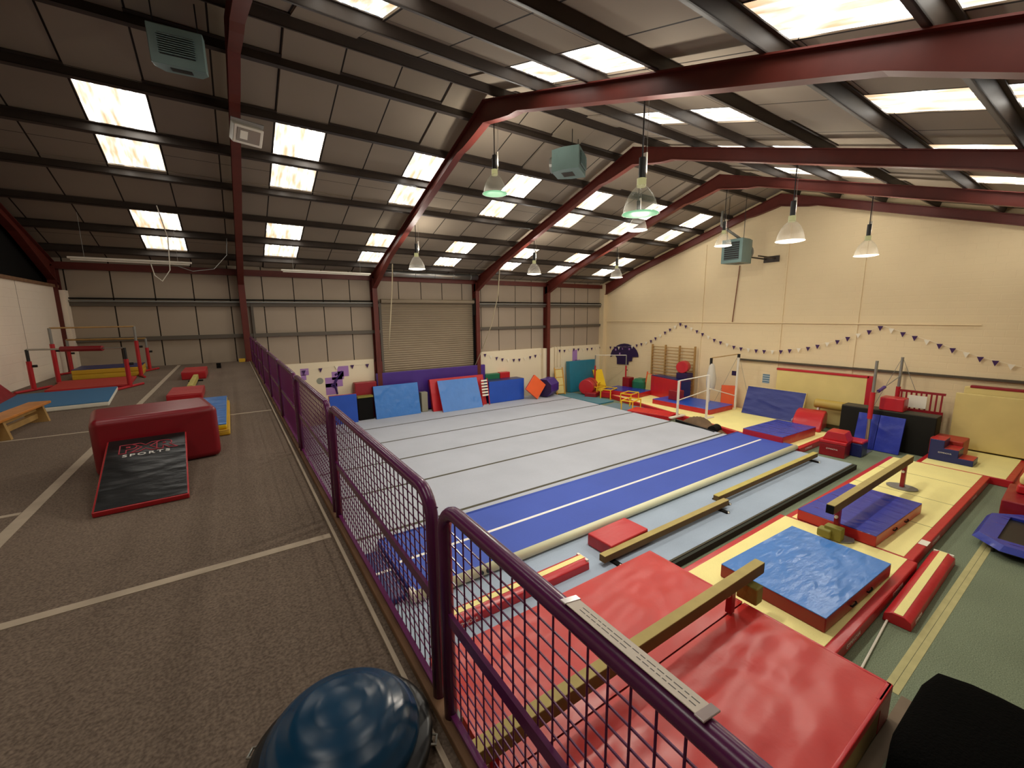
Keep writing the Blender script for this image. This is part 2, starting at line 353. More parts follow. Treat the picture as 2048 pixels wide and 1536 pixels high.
# roller shutter door
w = MB(); prof = []; z = 0; 
while z < DZ: prof += [(0, z), (.028, z+.035), (.028, z+.05), (0, z+.085)]; z += .1
vs = []; 
for y_, z_ in prof: vs += [(DX0, YB-.02-y_, min(z_, DZ)), (DX1, YB-.02-y_, min(z_, DZ))]
w.add(vs, [(2*i, 2*i+1, 2*i+3, 2*i+2) for i in range(len(prof)-1)])
d = struct('door_1', w, SHUT)
for nm, mb, m in (('housing', MB().cyl((DX0-.02, YB-.16, DZ+.03), (DX1+.1, YB-.16, DZ+.03), .09, 16), SHUT),
                  ('guide_rail', MB().box(DX0-.1, DX0, YB-.12, YB-.0, 0, DZ), RAILG), ('guide_rail', MB().box(DX1, DX1+.1, YB-.12, YB, 0, DZ), BMET),
                  ('motor', MB().box(DX1+.02, DX1+.25, YB-.28, YB-.04, 4.45, 5.25), BMET)):
    link(nm, mb, m, d)
struct('trim_%d' % tn, MB().box(5.05, DX0-.1, YB-.16, YB, 0, 2.5), STEEL); tn += 1

exec_parts = []
# ------------------------------------------------------------------ fence on the raised floor edge
def fence_panel(y0, y1, label):
    """tubular panel in the plane x=.58 from y0 (near) to y1 (far)"""
    t = thing('fence_panel', label, 'fence', (.58, y0, MZ), group='purple mesh guard fence along the raised floor edge')
    Lg = y1-y0; H = .95; r = .026; cr = .11; fr = []
    fr.append((0, r, .02)); fr.append((0, r, H-r-cr))
    for a in range(1, 6): th = math.pi/2*a/6; fr.append((0, r+cr-cr*math.cos(th), H-r-cr+cr*math.sin(th)))
    fr.append((0, r+cr, H-r)); fr.append((0, Lg-r-cr, H-r))
    for a in range(1, 6): th = math.pi/2*a/6; fr.append((0, Lg-r-cr+cr*math.sin(th), H-r-cr+cr*math.cos(th)))
    fr.append((0, Lg-r, H-r-cr)); fr.append((0, Lg-r, .02))
    link('frame', MB().path(fr, r, 14), PFENCE, t, smooth=True)
    link('bottom_rail', MB().box(-.012, .012, r, Lg-r, .04, .058), PFENCE, t)
    link('middle_rail', MB().box(-.008, .008, r, Lg-r, .455, .50), PFENCE, t)
    m = MB(); k = int((Lg-2*r)/.06); s = (Lg-2*r)/k
    for i in range(1, k): m.cyl((.014, r+i*s, .05), (.014, r+i*s, H-.045), .0032, 5, caps=False)
    for z in [.06+.0505*j for j in range(1, 17)]: m.cyl((.019, .012, z), (.019, Lg-.012, z), .0032, 5, caps=False)
    link('wire_mesh', m, PFENCE, t)
    for yy in (r, Lg-r): link('foot_plate', MB().box(-.035, .04, yy-.022, yy+.022, 0, .02), GREYM, t)
    return t
ends = [-.62]; ends = [-.62, 1.38, 3.40, 5.42, 7.44, 9.46, 11.48, 13.5, 15.52, 17.54]
lb = ['nearest purple fence panel, carrying the white text strip', 'second purple fence panel, just beyond the gap at the post pair', 'third purple mesh fence panel from the camera', 'fourth purple mesh fence panel from the camera',
      'fifth purple mesh fence panel from the camera', 'sixth purple mesh fence panel from the camera', 'purple fence panel third from the back wall', 'purple fence panel second from the back wall', 'farthest purple fence panel, next to the back wall column']
for i in range(9): fence_panel(ends[i]+(.0 if i else 0)+.03, ends[i+1]-.03, lb[i])
# text strip taped along the top of the nearest panel
t = thing('text_strip', 'narrow white printed paper strip taped along the purple fence rail', 'sign', (.588, .48, MZ+.953), (0, R(10), 0))
link('paper', MB().box(-.021, .021, -.168, .165, 0, .0015), mk('laminated paper', 'e8dccc', .6, .2), t)
m = MB()
for row in (-.006, .006):
    y = -.15
    while y < .13:
        l = random.uniform(.008, .022); 
        if random.random() < .92: m.box(row-.0011, row+.0011, y, y+l, .0015, .0018)
        y += l+.004
link('print', m, GREY, t)
for s in (-1, 1): link('tape', MB().box(-.025, .025, s*.167-.009, s*.167+.009, -.001, .003), mk('clear tape', 'b9a9a6', .2, .6), t, bevel=.001, seg=1)

# ------------------------------------------------------------------ generic mats
def mat3(name, label, loc, size, side, top, rot=(0, 0, 0), inset=0, group=None, bevel=.02, cat='mat', toplabel=None, handles=0, front=None):
    """soft mat: side cover body and a top panel; local origin at bottom centre"""
    lx, ly, h = size; t = thing(name, label, cat, loc, rot, group)
    link('side_cover', MB().box(-lx/2, lx/2, -ly/2, ly/2, 0, h-.004), side, t, bevel=bevel)
    o = link('top_cover', MB().box(-lx/2+inset+.004, lx/2-inset-.004, -ly/2+inset+.004, ly/2-inset-.004, h-.012, h+.004), top, t, bevel=.004, seg=1)
    if toplabel: o['label'] = toplabel
    for k in range(handles):
        xx = (k-(handles-1)/2)*lx/max(handles, 1)*.5
        link('handle', MB().path([(xx-.09, -ly/2-.002, h*.45), (xx-.07, -ly/2-.02, h*.4), (xx+.07, -ly/2-.02, h*.4), (xx+.09, -ly/2-.002, h*.45)], .012, 6), DARK, t)
    return t
def block(name, label, loc, size, m, rot=(0, 0, 0), bevel=.03, cat='foam block', group=None, seg=3):
    return one(name, label, cat, MB().box(-size[0]/2, size[0]/2, -size[1]/2, size[1]/2, 0, size[2]), m, loc, rot, group, bevel=bevel, seg=seg)

# sprung floor
t = thing('sprung_floor', 'large light grey sprung gymnastics floor with dark joint lines', 'gym floor', (0, 0, 0))
SY = [4.05, 5.95, 7.95, 10.08, 12.02, 14.0, 16.05, 17.95]
link('foam_base', MB().box(.62, 14.5, 4.0, 17.97, 0, .13), FOAMD, t)
for i in range(7):
    link('carpet_strip', MB().box(.62, 14.45, SY[i]+.04, SY[i+1]-.04, .12, .15), CARPB if i < 1 else CARPET, t, bevel=.01, seg=1)
link('seam_tape', MB().box(.62, 14.42, 4.06, 17.9, .125, .147), SEAM, t)
# air track
t = thing('air_track', 'long royal blue inflatable tumbling track with white centre line', 'tumbling track', (0, 0, .15))
link('top_sheet', MB().box(1.95, 14.5, 5.62, 7.4, .02, .165), TRACK, t, bevel=.03)
link('centre_line', MB().box(2.0, 14.2, 6.47, 6.54, .155, .168), TXTW, t)
for y, m in ((5.60, TUBEW), (7.42, TRACK)): link('side_tube', MB().cyl((1.95, y, .09), (14.5, y, .09), .085, 16), m, t, smooth=True)
for x in (3.05, 3.18): link('valve', MB().cyl((x, 5.50, .11), (x, 5.53, .11), .04, 14), BMET, t)
link('end_cap', MB().box(1.9, 1.98, 5.75, 7.45, .01, .16), TRACK, t, bevel=.03); link('end_patch', MB().box(1.88, 1.99, 5.55, 5.78, .01, .165), WHITE, t, bevel=.03)
t = thing('air_track', 'short navy blue sagging end mat beyond the track, seen through fence', 'tumbling track', (0, 0, .15))
link('pad', MB().box(1.2, 1.86, 5.7, 7.2, 0, .12), NAVY, t, bevel=.05); link('centre_line', MB().box(1.22, 1.84, 6.42, 6.48, .115, .123), TXTW, t)

# floor level beams on the sprung floor
def low_beam(x0, x1, y, h, label, m, w=.13):
    t = thing('floor_beam', label, 'balance beam', ((x0+x1)/2, y, .15)); L2 = (x1-x0)/2
    link('beam_top', MB().box(-L2, L2, -w/2, w/2, h-.012, h), m, t, bevel=.008)
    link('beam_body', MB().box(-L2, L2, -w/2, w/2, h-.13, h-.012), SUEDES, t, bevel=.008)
    for xx in (-L2+.25, L2-.25): link('foot', MB().box(xx-.05, xx+.05, -.2, .2, 0, .03), DARK, t); link('foot_cap', MB().cyl((xx, -.22, .02), (xx, -.19, .02), .022, 10), WHITE, t)
    return t
low_beam(4.95, 8.85, 4.66, .2, 'olive brown floor beam beside the red block on the grey floor', SUEDE)
low_beam(8.78, 14.0, 4.86, .22, 'lighter tan floor beam, farther half of the pair', SUEDE2)
block('foam_block', 'small red foam block between air track and floor beam', (5.75, 5.02, .15), (1.06, .58, .24), RED, (0, 0, R(2)), group=None)
def padbeam(label, loc, L2, rz=0):
    t = thing('padded_beam', label, 'balance beam', loc, (0, 0, rz))
    link('padding', MB().prism([(-.16, 0), (.16, 0), (.15, .12), (.07, .17), (-.07, .17), (-.15, .12)], -L2, L2), RED, t, bevel=.012)
    link('top_strip', MB().box(-L2+.02, L2-.02, -.05, .05, .165, .176), CREAM, t)
    link('end_strap', MB().box(L2-.04, L2+.004, -.13, .13, .03, .168), WHITE, t)
    text('logo', 'GYMNOVA', .07, TXTW, t, (-L2+.35, -.163, .07), (R(85), 0, 0))
    return t
padbeam('red padded low beam with cream top, behind the fence mesh', (3.35, 4.86, .15), 1.35)
padbeam('red padded low beam with cream top strip on the green carpet', (8.9, 1.42, 0), 1.38, R(1))
one('white_pole', 'thin white pole lying on green carpet at the red mat corner', 'pole', MB().cyl((5.95, 1.38, .02), (7.55, 1.5, .02), .014, 8), WHITE)

# big red crash mats nearest the fence
for k, (y0, y1, lbl) in enumerate(((2.62, 4.2, 'large wrinkled red crash mat under the near beam, far one'), (1.0, 2.6, 'large red crash mat nearest the camera with tan side'))):
    t = thing('crash_mat', lbl, 'mat', (3.6, (y0+y1)/2, 0), group='bright red crash mats below the fence')
    m = MB(); nx, ny = 40, 18; hx, hy = 2.02, (y1-y0)/2; vs = []
    for i in range(nx+1):
        for j in range(ny+1):
            u, v = i/nx*2-1, j/ny*2-1; e = min(1, (1-abs(u))*12, (1-abs(v))*6)
            z = .432+.012*e+.012*math.sin(7*u+3*v+k)*e+.01*math.sin(13*v-5*u)*e+.007*math.sin(23*u+11*v*v)*e
            vs.append((u*hx, v*hy, z))
    m.add(vs, [(i*(ny+1)+j, (i+1)*(ny+1)+j, (i+1)*(ny+1)+j+1, i*(ny+1)+j+1) for i in range(nx) for j in range(ny)])
    link('top_cover', m, BIGRED, t, smooth=True)
    link('side_cover', MB().box(-hx, hx, -hy, hy, 0, .395), RED if k == 0 else mk('worn tan side', 'a39069', .8, .2, var=.08), t, bevel=.02)
    link('edge_trim', MB().box(hx-.03, hx+.01, -hy, hy, .30, .437), RED, t, bevel=.01)
    if k == 1: link('corner_panel', MB().box(hx-.35, hx+.006, -hy-.006, -hy+.05, .02, .437), RED, t, bevel=.01); link('edge_trim', MB().box(-hx, hx, -hy-.01, -hy+.03, .34, .437), RED, t, bevel=.01)

# cream and red landing mats under the high beam
def landing(label, x0, x1, y0, y1, seams, logos=True, group='cream landing mats with red borders', z=0, h=.2):
    t = thing('landing_mat', label, 'mat', ((x0+x1)/2, (y0+y1)/2, z), group=group); hx, hy = (x1-x0)/2, (y1-y0)/2
    link('border', MB().box(-hx, hx, -hy, hy, 0, h-.003), RED, t, bevel=.02)
    link('top_cover', MB().box(-hx+.02, hx-.02, -hy+.13, hy-.11, h-.01, h+.004), CREAM, t, bevel=.003, seg=1)
    for s in seams: link('seam', MB().box(s-(x0+x1)/2-.006, s-(x0+x1)/2+.006, -hy+.13, hy-.11, h, h+.0055), FOAMD, t)
    if logos:
        for xx in (-hx*.55, hx*.45): text('logo', 'GYMNOVA', .1, TXTW, t, (xx, -hy-.002, h*.5), (R(90), 0, 0))
    return t
landing('cream landing mat with red border nearest the big red crash mats', 5.72, 9.4, 1.6, 3.78, [])
landing('cream landing mat with red border under the far raised beam', 9.42, 15.95, 1.66, 3.68, [11.2, 12.9, 14.6])
o = link('label_patch', MB().box(10.2, 10.45, 1.655, 1.78, .2, .206), WHITE, None); tag(o, 'small white label patch on the red edge of the cream mat', 'label')
# raised beams
def high_beam(x0, x1, y, top, base, legs, label, plates=True):
    t = thing('balance_beam', label, 'balance beam', ((x0+x1)/2, y, base)); L2 = (x1-x0)/2; H = top-base
    link('beam_top', MB().box(-L2, L2, -.065, .065, H-.014, H), SUEDE, t, bevel=.006)
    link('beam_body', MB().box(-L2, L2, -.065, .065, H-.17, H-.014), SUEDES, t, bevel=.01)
    for s in (-1, 1): link('end_cap', MB().box(s*(L2+.004)-.012, s*(L2+.004)+.012, -.06, .06, H-.165, H-.012), DARK, t)
    for lx in legs:
        lx -= (x0+x1)/2
        p = link('upright', MB().box(lx-.05, lx+.05, -.04, .04, .0, H-.165), DRED, t, bevel=.006)
        if plates: link('foot_plate', MB().prism([(lx+.24*math.cos(R(a)), .3*math.sin(R(a))) for a in range(0, 360, 30)], 0, .02, 'z'), GREYM, t)
        link('adjuster_knob', MB().cyl((lx-.09, 0, H*.55), (lx-.05, 0, H*.55), .028, 10), WHITE, p)
    return t
b1 = high_beam(8.83, 13.6, 2.74, .96, .21, (9.25, 13.25), 'raised balance beam over cream landing mats, farther one')
b2 = high_beam(1.0, 5.98, 2.6, .95, .455, (1.5, 5.25), 'raised balance beam over the big red crash mats, nearest camera', False)
for p in (b1, b2):
    lx = -2.0 if p is b1 else 2.1
    sg = -1 if p is b1 else 1
    link('foot_pad', MB().box(lx+sg*.12-.09, lx+sg*.12+.09, -.16, .12, .01, .26), OLIVE, p, bevel=.02)
    if p is b1: link('foot_pad', MB().box(lx-.3, lx-.1, -.02, .2, .04, .2), OLIVE, p, bevel=.03)
mat3('crash_mat', 'light blue topped red mat on the nearer cream landing mat', (7.38, 2.52, .205), (2.3, 1.48, .22), DRED, LBLUE, (0, 0, R(-2)), handles=2)
mat3('crash_mat', 'royal blue topped red mat under the farther raised beam', (10.62, 2.78, .205), (2.45, 1.3, .22), RED, DBLUE, (0, 0, R(-2)), handles=2)
# green carpet tape
one('floor_tape', 'pale yellow tape line along the green carpet by the trampette', 'tape', MB().box(6.1, 13.2, 1.02, 1.09, 0, .004).box(6.1, 13.2, 1.095, 1.165, 0, .004), TAPEY)
one('floor_tape', 'brown tape strip beside the nearest red crash mat corner', 'tape', MB().box(3.0, 6.12, .86, 1.0, 0, .003), TAPEB)

# ------------------------------------------------------------------ lamps
GLASS = bpy.data.materials.new('ribbed clear acrylic'); GLASS.use_nodes = True
nt = GLASS.node_tree; N = nt.nodes; L = nt.links; b = N['Principled BSDF']; b.inputs['Base Color'].default_value = (.55, .52, .47, 1); b.inputs['Roughness'].default_value = .12
tr = N.new('ShaderNodeBsdfTransparent'); mx = N.new('ShaderNodeMixShader'); lw = N.new('ShaderNodeLayerWeight'); lw.inputs[0].default_value = .35
mr = N.new('ShaderNodeMapRange'); mr.inputs[3].default_value = .10; mr.inputs[4].default_value = .42; L.new(lw.outputs['Facing'], mr.inputs[0]); L.new(mr.outputs[0], mx.inputs[0])
L.new(tr.outputs[0], mx.inputs[1]); L.new(b.outputs[0], mx.inputs[2]); L.new(mx.outputs[0], N['Material Output'].inputs[0])
LENSW = emis('lit lamp lens', 'fff6e0', 3.5); LENSG = emis('greenish lit lamp lens', 'a0ecb0', .75); NECK = emis('glowing lamp neck', 'd8d090', .5)
def lamp(x, y, zb, green, label, power):
    ztop = zr(y)-.02; t = thing('pendant_lamp', label, 'lamp', (x, y, zb), group='clear dome high bay lamps')
    link('cable', MB().cyl((0, 0, .78), (0, 0, ztop-zb), .012, 8), BMET, t); link('cable', MB().cyl((.1, 0, .62), (.1, 0, ztop-zb), .004, 6), GREYM, t)
    link('ballast', MB().cyl((0, 0, .52), (0, 0, .82), .05, 14), BMET, t); link('bracket', MB().box(.05, .075, -.035, .035, .52, .9), WPAINT, t)
    link('neck', MB().cyl((0, 0, .4), (0, 0, .52), .07, 16), NECK, t)
    link('dome', MB().lathe([(.07, .42), (.09, .39), (.14, .34), (.19, .27), (.225, .19), (.25, .1), (.265, .03), (.285, .0)], 32), GLASS, t, smooth=True)
    link('lens', MB().lathe([(.001, -.03), (.12, -.028), (.22, -.015), (.275, .0), (.275, .008), (.001, .01)], 32), LENSG if green else LENSW, t, smooth=True)
    ld = bpy.data.lights.new('lamp_light', 'SPOT'); ld.energy = power*.85; ld.color = (1, .93, .80); ld.shadow_soft_size = .12; ld.spot_size = R(156); ld.spot_blend = .55
    lo = bpy.data.objects.new('lamp_light', ld); COL.objects.link(lo); lo.parent = t; lo.location = (0, 0, -.06)
    ld = bpy.data.lights.new('lamp_glow', 'POINT'); ld.energy = power*.42; ld.color = (1, .93, .80); ld.shadow_soft_size = .12
    lo = bpy.data.objects.new('lamp_glow', ld); COL.objects.link(lo); lo.parent = t; lo.location = (0, 0, -.06)
    ld = bpy.data.lights.new('lamp_uplight', 'SPOT'); ld.energy = power*.4; ld.color = (1, .93, .82); ld.shadow_soft_size = .08; ld.spot_size = R(170); ld.spot_blend = .5
    lo = bpy.data.objects.new('lamp_uplight', ld); COL.objects.link(lo); lo.parent = t; lo.location = (.13, .0, .6); lo.rotation_euler = (math.pi, 0, 0)
LP = 270
for x, y, z, g, l in ((5.5, 4.58, 5.98, 1, 'nearest clear dome pendant lamp with green glowing lens'), (10.23, 4.46, 5.96, 0, 'clear dome lamp hanging just right of the gable heater'), (14.7, 4.46, 5.96, 0, 'rightmost clear dome lamp, in front of the cream gable'),
                      (5.33, 8.6, 7.17, 1, 'clear dome lamp with green lens below the first frame apex'), (10.23, 8.6, 6.86, 0, 'clear dome lamp partly hidden behind the nearest one'), (14.7, 8.56, 6.77, 0, 'small clear dome lamp just left of the gable heater'),
                      (5.46, 13.87, 6.0, 0, 'clear dome lamp hanging in front of the roller shutter top'), (10.23, 13.65, 6.03, 0, 'clear dome lamp near the frame right of the shutter'), (14.7, 13.45, 6.06, 0, 'clear dome lamp near the back right corner')):
    lamp(x, y, z, g, l, LP*(1.5 if g else .9))
# heaters
def heater(loc, rz, label, size=(.85, .75, .75), tilt=0):
    t = thing('unit_heater', label, 'heater', loc, (tilt, 0, rz)); a, b_, c = size[0]/2, size[1], size[2]
    link('casing', MB().prism([(-a, 0), (a, 0), (a, b_*.55), (a*.72, b_), (-a*.72, b_), (-a, b_*.55)], 0, c, 'z'), HEAT, t, bevel=.012)
    m = MB().box(-a+.12, a-.12, -.012, .01, .12, c-.1); link('grille_recess', m, BMET, t)
    link('base_grille', MB().box(-a*.4, a*.4, b_*.3, b_*.7, -.006, .004), BMET, t)
    for k in range(9):
        z = .14+k*(c-.26)/8; link('louvre', MB().box(-a+.11, a-.11, -.05, .0, z-.006, z+.004), HEAT, t)
    link('fan_ring', MB().cyl((0, b_, c/2), (0, b_+.1, c/2), c*.36, 20), GREYM, t)
    hh = zr(min(loc[1], 9.2))-loc[2]
    for s in (-1, 1):
        link('hanger', MB().cyl((s*a*.8, .2, c), (s*a*.8, .2, hh-.05), .01, 6), BMET, t)
    return t
heater((16.6, 9.3, 6.38), R(-90), 'pale green unit heater in front of the cream gable wall', (.82, .95, .9))
heater((8.1, 8.7, 8.12), R(35), 'pale green unit heater hanging between the roof frames', (.85, .75, .55))
heater((-.23, 8.4, 8.1), R(-5), 'pale green unit heater overhead at the upper left', (.66, .5, .48), R(12))
# bracket pipes of gable heater
one('heater_bracket', 'brown steel bracket fixing the gable heater to the wall', 'bracket', MB().box(17.55, 18.98, 8.72, 8.76, 6.62, 6.67).box(17.55, 18.98, 9.1, 9.14, 6.62, 6.67).box(18.93, 18.98, 8.6, 9.2, 6.5, 6.75), PURLIN)
one('heater_flue', 'grey flue pipe running from the gable heater up to the roof', 'pipe', MB().path([(17.2, 9.2, 7.25), (16.8, 9.9, 7.9), (16.8, 9.9, 8.45)], .05, 10), GREYM, smooth=True)
# floodlight on frame
t = thing('floodlight', 'white rectangular floodlight bolted under the steel frame', 'floodlight', (.66, 10.3, 8.0), (R(35), 0, R(15)))
link('housing', MB().box(-.26, .26, -.1, .12, -.17, .17), WPAINT, t, bevel=.02); link('lens', MB().box(-.2, .2, -.115, -.1, -.12, .12), mk('floodlight glass', '8a8478', .15, .6), t)
link('reflector', MB().box(-.15, -.02, -.12, -.115, -.07, .08), WHITE, t); link('bracket', MB().box(-.28, .28, 0, .04, .17, .24), GREYM, t)
# fluorescent battens and duct
for (a, b_, l) in (((-3.2, 15.2), (-.7, 15.2), 'white fluorescent batten hung over the raised floor'), ((1.6, 16.0), (4.5, 16.0), 'white fluorescent batten left of the roller shutter')):
    z = 5.95; t = thing('light_batten', l, 'light fitting', ((a[0]+b_[0])/2, a[1], z)); h = (b_[0]-a[0])/2
    link('housing', MB().box(-h, h, -.03, .03, 0, .05), WPAINT, t, bevel=.005); link('tube', MB().cyl((-h+.05, 0, -.025), (h-.05, 0, -.025), .018, 10), WHITE, t)
    for s in (-1, 1): link('chain', MB().cyl((s*h*.75, 0, .05), (s*h*.75, 0, zr(a[1])-z), .004, 5), GREYM, t)
one('cable', 'white cable drooping from the batten over the raised floor', 'cable', MB().path([(-1.6, 15.2, 5.9), (-1.55, 15.2, 5.6), (-1.4, 15.15, 5.45), (-1.2, 15.1, 5.75), (-1.15, 15.1, 6.6), (-1.2, 14, 7.2)], .012, 6), WHITE)
one('cable', 'grey cable looping below the roof beside the red column', 'cable', MB().path([(-1.1, 15.2, 5.9), (-.7, 15.2, 5.75), (-.2, 15.3, 5.85), (.15, 15.6, 6.3), (.2, 15.7, 6.8)], .01, 6), GREYM)
t = thing('air_duct', 'round silver ventilation duct above the roller shutter', 'duct', (5.45, 17.75, 6.2))
link('pipe', MB().cyl((0, 0, 0), (4.5, 0, 0), .13, 24), DUCT, t, smooth=True)
for k in range(5): link('joint_band', MB().cyl((.5+k*.9, 0, 0), (.53+k*.9, 0, 0), .137, 24), GREYM, t)
def pxrope(label, pts, y): one('climbing_rope', label, 'rope', MB().path([AY(px, py, yy) for (px, py), yy in zip(pts, y)], .022, 8), mk('pale rope', 'b3a588', .9), smooth=True)
pxrope('pale climbing rope hanging straight in front of the shutter', [(785, 528), (784, 580), (781, 640), (777, 700)], [16.6]*4)
pxrope('pale climbing rope slanting down right of the roller shutter', [(999, 540), (996, 590), (983, 650), (968, 690), (950, 732)], [16.6, 16.7, 17.2, 17.7, 18.1])

# ------------------------------------------------------------------ bunting
def bunting(label, anchors, plane, xs, flip=()):
    t = thing('bunting', label, 'bunting', anchors[0])
    o0 = Vector(anchors[0]); link('string', MB().path([Vector(a)-o0 for a in anchors], .004, 5), FLAGW, t)
    dirn = Vector((1, 0, 0)) if plane == 'y' else Vector((0, 1, 0))
    off = Vector((0, -.01, 0)) if plane == 'y' else Vector((-.01, 0, 0))
    for k, (p, col) in enumerate(xs):
        p = Vector(p)-o0; s = .075; a = p-dirn*s; b_ = p+dirn*s; c = p-Vector((0, 0, .17)); m = MB()
        m.add([a, b_, c, a+off, b_+off, c+off], [(0, 1, 2), (3, 5, 4), (0, 3, 4, 1), (1, 4, 5, 2), (2, 5, 3, 0)])
        link('flag', m, col, t)
def garland(label, plane, keys, npurple, val):
    """keys: measured points on the string; flags spaced along it"""
    pts = []
    for i in range(len(keys)-1):
        for k in range(8): pts.append(keys[i].lerp(keys[i+1], k/8))
    pts.append(keys[-1]); tot = sum((pts[i+1]-pts[i]).length for i in range(len(pts)-1)); s = 0; xs = []; nx = .2; kk = 0
    for i in range(len(pts)-1):
        l = (pts[i+1]-pts[i]).length
        while nx < s+l:
            xs.append((pts[i].lerp(pts[i+1], (nx-s)/l), (FLAGP, FLAGP, FLAGW)[kk % 3])); kk += 1; nx += val
        s += l
    bunting(label, pts, plane, xs)
gx = 18.9
gk = [AX(*p, gx) for p in ((1216, 693), (1255, 694), (1299, 682), (1339, 658), (1360, 646), (1385, 656), (1433, 680), (1475, 694), (1521, 700), (1557, 701), (1612, 695), (1676, 680), (1740, 660), (1764, 651), (1830, 672), (1908, 697), (1965, 715), (2048, 735))]
garland('long purple and white bunting along the cream gable wall', 'x', gk, 0, .33)
by = 18.26
garland('purple and white bunting on the low wall right of the shutter', 'y', [AY(*p, by) for p in ((952, 700), (975, 710), (1010, 718), (1036, 718), (1067, 711), (1083, 706))], 0, .36)
garland('purple bunting on the low wall above the teal mat', 'y', [AY(*p, 18.28) for p in ((1114, 699), (1127, 700), (1145, 697), (1169, 697), (1199, 694), (1212, 693))], 0, .36)
garland('purple bunting on the low wall left of the shutter', 'y', [AY(*p, by) for p in ((596, 742), (621, 740), (656, 734), (680, 731), (708, 730), (735, 728))], 0, .62)

# ------------------------------------------------------------------ wall murals
def mural(name, label, cat, blobs, fig, Y, base=MURALL):
    t = thing(name, label, cat, (blobs[0][0], Y, blobs[0][1])); ox, oz = blobs[0][:2]
    m = MB()
    for x, z, w_, h in blobs: m.box(x-ox, x-ox+w_, -.006, 0, z-oz, z-oz+h)
    link('paint_patch', m, base, t)
    if fig:
        f = MB()
        for a, b_, r in fig: f.cyl((a[0]-ox, -.009, a[1]-oz), (b_[0]-ox, -.009, b_[1]-oz), r, 8, r*.8)
        link('gymnast_silhouette', f, MURALD, t)
yb = YB-.1
def q(px, py): v = AY(px, py, yb); return (v.x, v.z)
def blobs(lst):
    out = []
    for x0, y0, x1, y1 in lst:
        a = q(x0, y0); b_ = q(x1, y1); out.append((a[0], b_[1], b_[0]-a[0], a[1]-b_[1]))
    return out
mural('wall_mural', 'lilac patchwork mural with purple gymnast silhouette, beside blue mat', 'mural', blobs([(651, 768, 676, 788), (650, 756, 686, 772), (663, 744, 688, 758), (674, 733, 698, 752)]),
      [(q(684, 742), q(673, 758), .035), (q(673, 758), q(669, 768), .06), (q(669, 768), q(662, 771), .04), (q(669, 768), q(675, 788), .045), (q(673, 750), q(671, 747), .06), (q(662, 771), q(671, 776), .03)], yb)
mural('wall_mural', 'small lilac patchwork mural left of the grey round mark', 'mural', blobs([(600, 738, 618, 750), (602, 750, 613, 760)]), None, yb)
mural('wall_mural', 'lilac L-shaped mural above the teal mat', 'mural', blobs([(1145, 700, 1154, 727), (1150, 720, 1160, 727)]), None, yb)
one('wall_mark', 'round grey mark on the low wall left of the gymnast mural', 'mural', MB().cyl((q(640, 762)[0], yb-.006, q(640, 762)[1]), (q(640, 762)[0], yb, q(640, 762)[1]), .13, 20), mk('grey green print', '8e9282', .8))
t = thing('wall_board', 'dark purple arch-shaped board with white marks on the gable', 'wall decoration', (18.95, 16.4, 2.0))
def g(px, py): v = AX(px, py, 18.95); return (v.y-16.4, v.z-2.0)
arc = [g(1249+28*math.cos(R(a)), 714-27*math.sin(R(a))) for a in range(0, 181, 15)]+[g(*p) for p in ((1230, 709), (1234, 716), (1234, 728), (1257, 729), (1257, 723), (1264, 722), (1265, 714))]
link('board', MB().prism(arc, -.02, 0), DKPURP, t)
m = MB()
for p in ((1232, 699), (1246, 697), (1259, 698), (1240, 707)):
    a = g(*p); m.box(-.026, -.02, a[0]-.05, a[0]+.05, a[1]-.06, a[1]+.05)
link('white_marks', m, MURALL, t)
one('wall_notice', 'blue and white notice taped to the gable left of the yellow mat', 'notice', MB().box(18.985, 18.995, AX(1540, 750, 19).y, AX(1526, 750, 19).y, AX(1530, 766, 19).z, AX(1530, 748, 19).z), surf('blue notice', '9fb0b8', [(2, .1, 0, .03)], lc='2c5a78'))
one('wall_notice', 'small dark purple sticker on the gable wall behind the bars', 'notice', MB().box(18.985, 18.995, AX(1476, 745, 19).y, AX(1464, 745, 19).y, AX(1470, 751, 19).z, AX(1470, 742, 19).z), DKPURP)

# ------------------------------------------------------------------ mats along the back wall
F0 = .15
one('long_mat', 'long purple mat standing on edge in front of the roller shutter', 'mat', MB().box(-2.7, 2.7, -.08, .08, 0, 1.86), PURP, (7.75, 18.1, F0), bevel=.03)
def stand(name, label, x0, x1, y, h, th, tilt, front, side, z=F0, zrot=0, cat='mat'):
    """mat standing on its long edge; face to -y; leaning back by tilt"""
    w_ = (x1-x0)/2; t = thing(name, label, cat, ((x0+x1)/2, y, z), (R(-tilt), 0, R(zrot)))
    link('side_cover', MB().box(-w_, w_, .006, th, 0, h), side, t, bevel=.015)
    link('front_cover', MB().box(-w_+.004, w_-.004, 0, .012, .004, h-.004), front, t, bevel=.004, seg=1)
    return t
stand('crash_mat', 'blue square mat with red edge standing just past the fence', 3.0, 4.05, 17.45, 1.18, .2, 3, BLUE, RED)
stand('crash_mat', 'light blue crash mat leaning at the left end of purple mat', 4.78, 6.75, 17.42, 1.4, .16, 12, LBLUE, NAVY)
stand('crash_mat', 'red crash mat leaning behind the light blue sloped mat', 7.3, 10.1, 17.32, 1.48, .18, 14, RED, DRED)
stand('crash_mat', 'light blue mat with red edge leaning on the red mat', 7.6, 9.65, 16.92, 1.48, .08, 23, LBLUE, RED)
t = thing('crash_mat', 'large blue block mat with dark end, right of the red mat', 'mat', (11.25, 17.62, F0))
link('side_cover', MB().box(-1.05, 1.05, -.34, .34, 0, 1.1), NAVY, t, bevel=.03); link('front_cover', MB().box(-1.04, 1.04, -.352, -.33, .01, 1.09), BLUE, t, bevel=.005, seg=1)
block('foam_block', 'green foam block behind the large blue block mat', (10.85, 18.12, F0), (.85, .3, 1.36), GREEN)
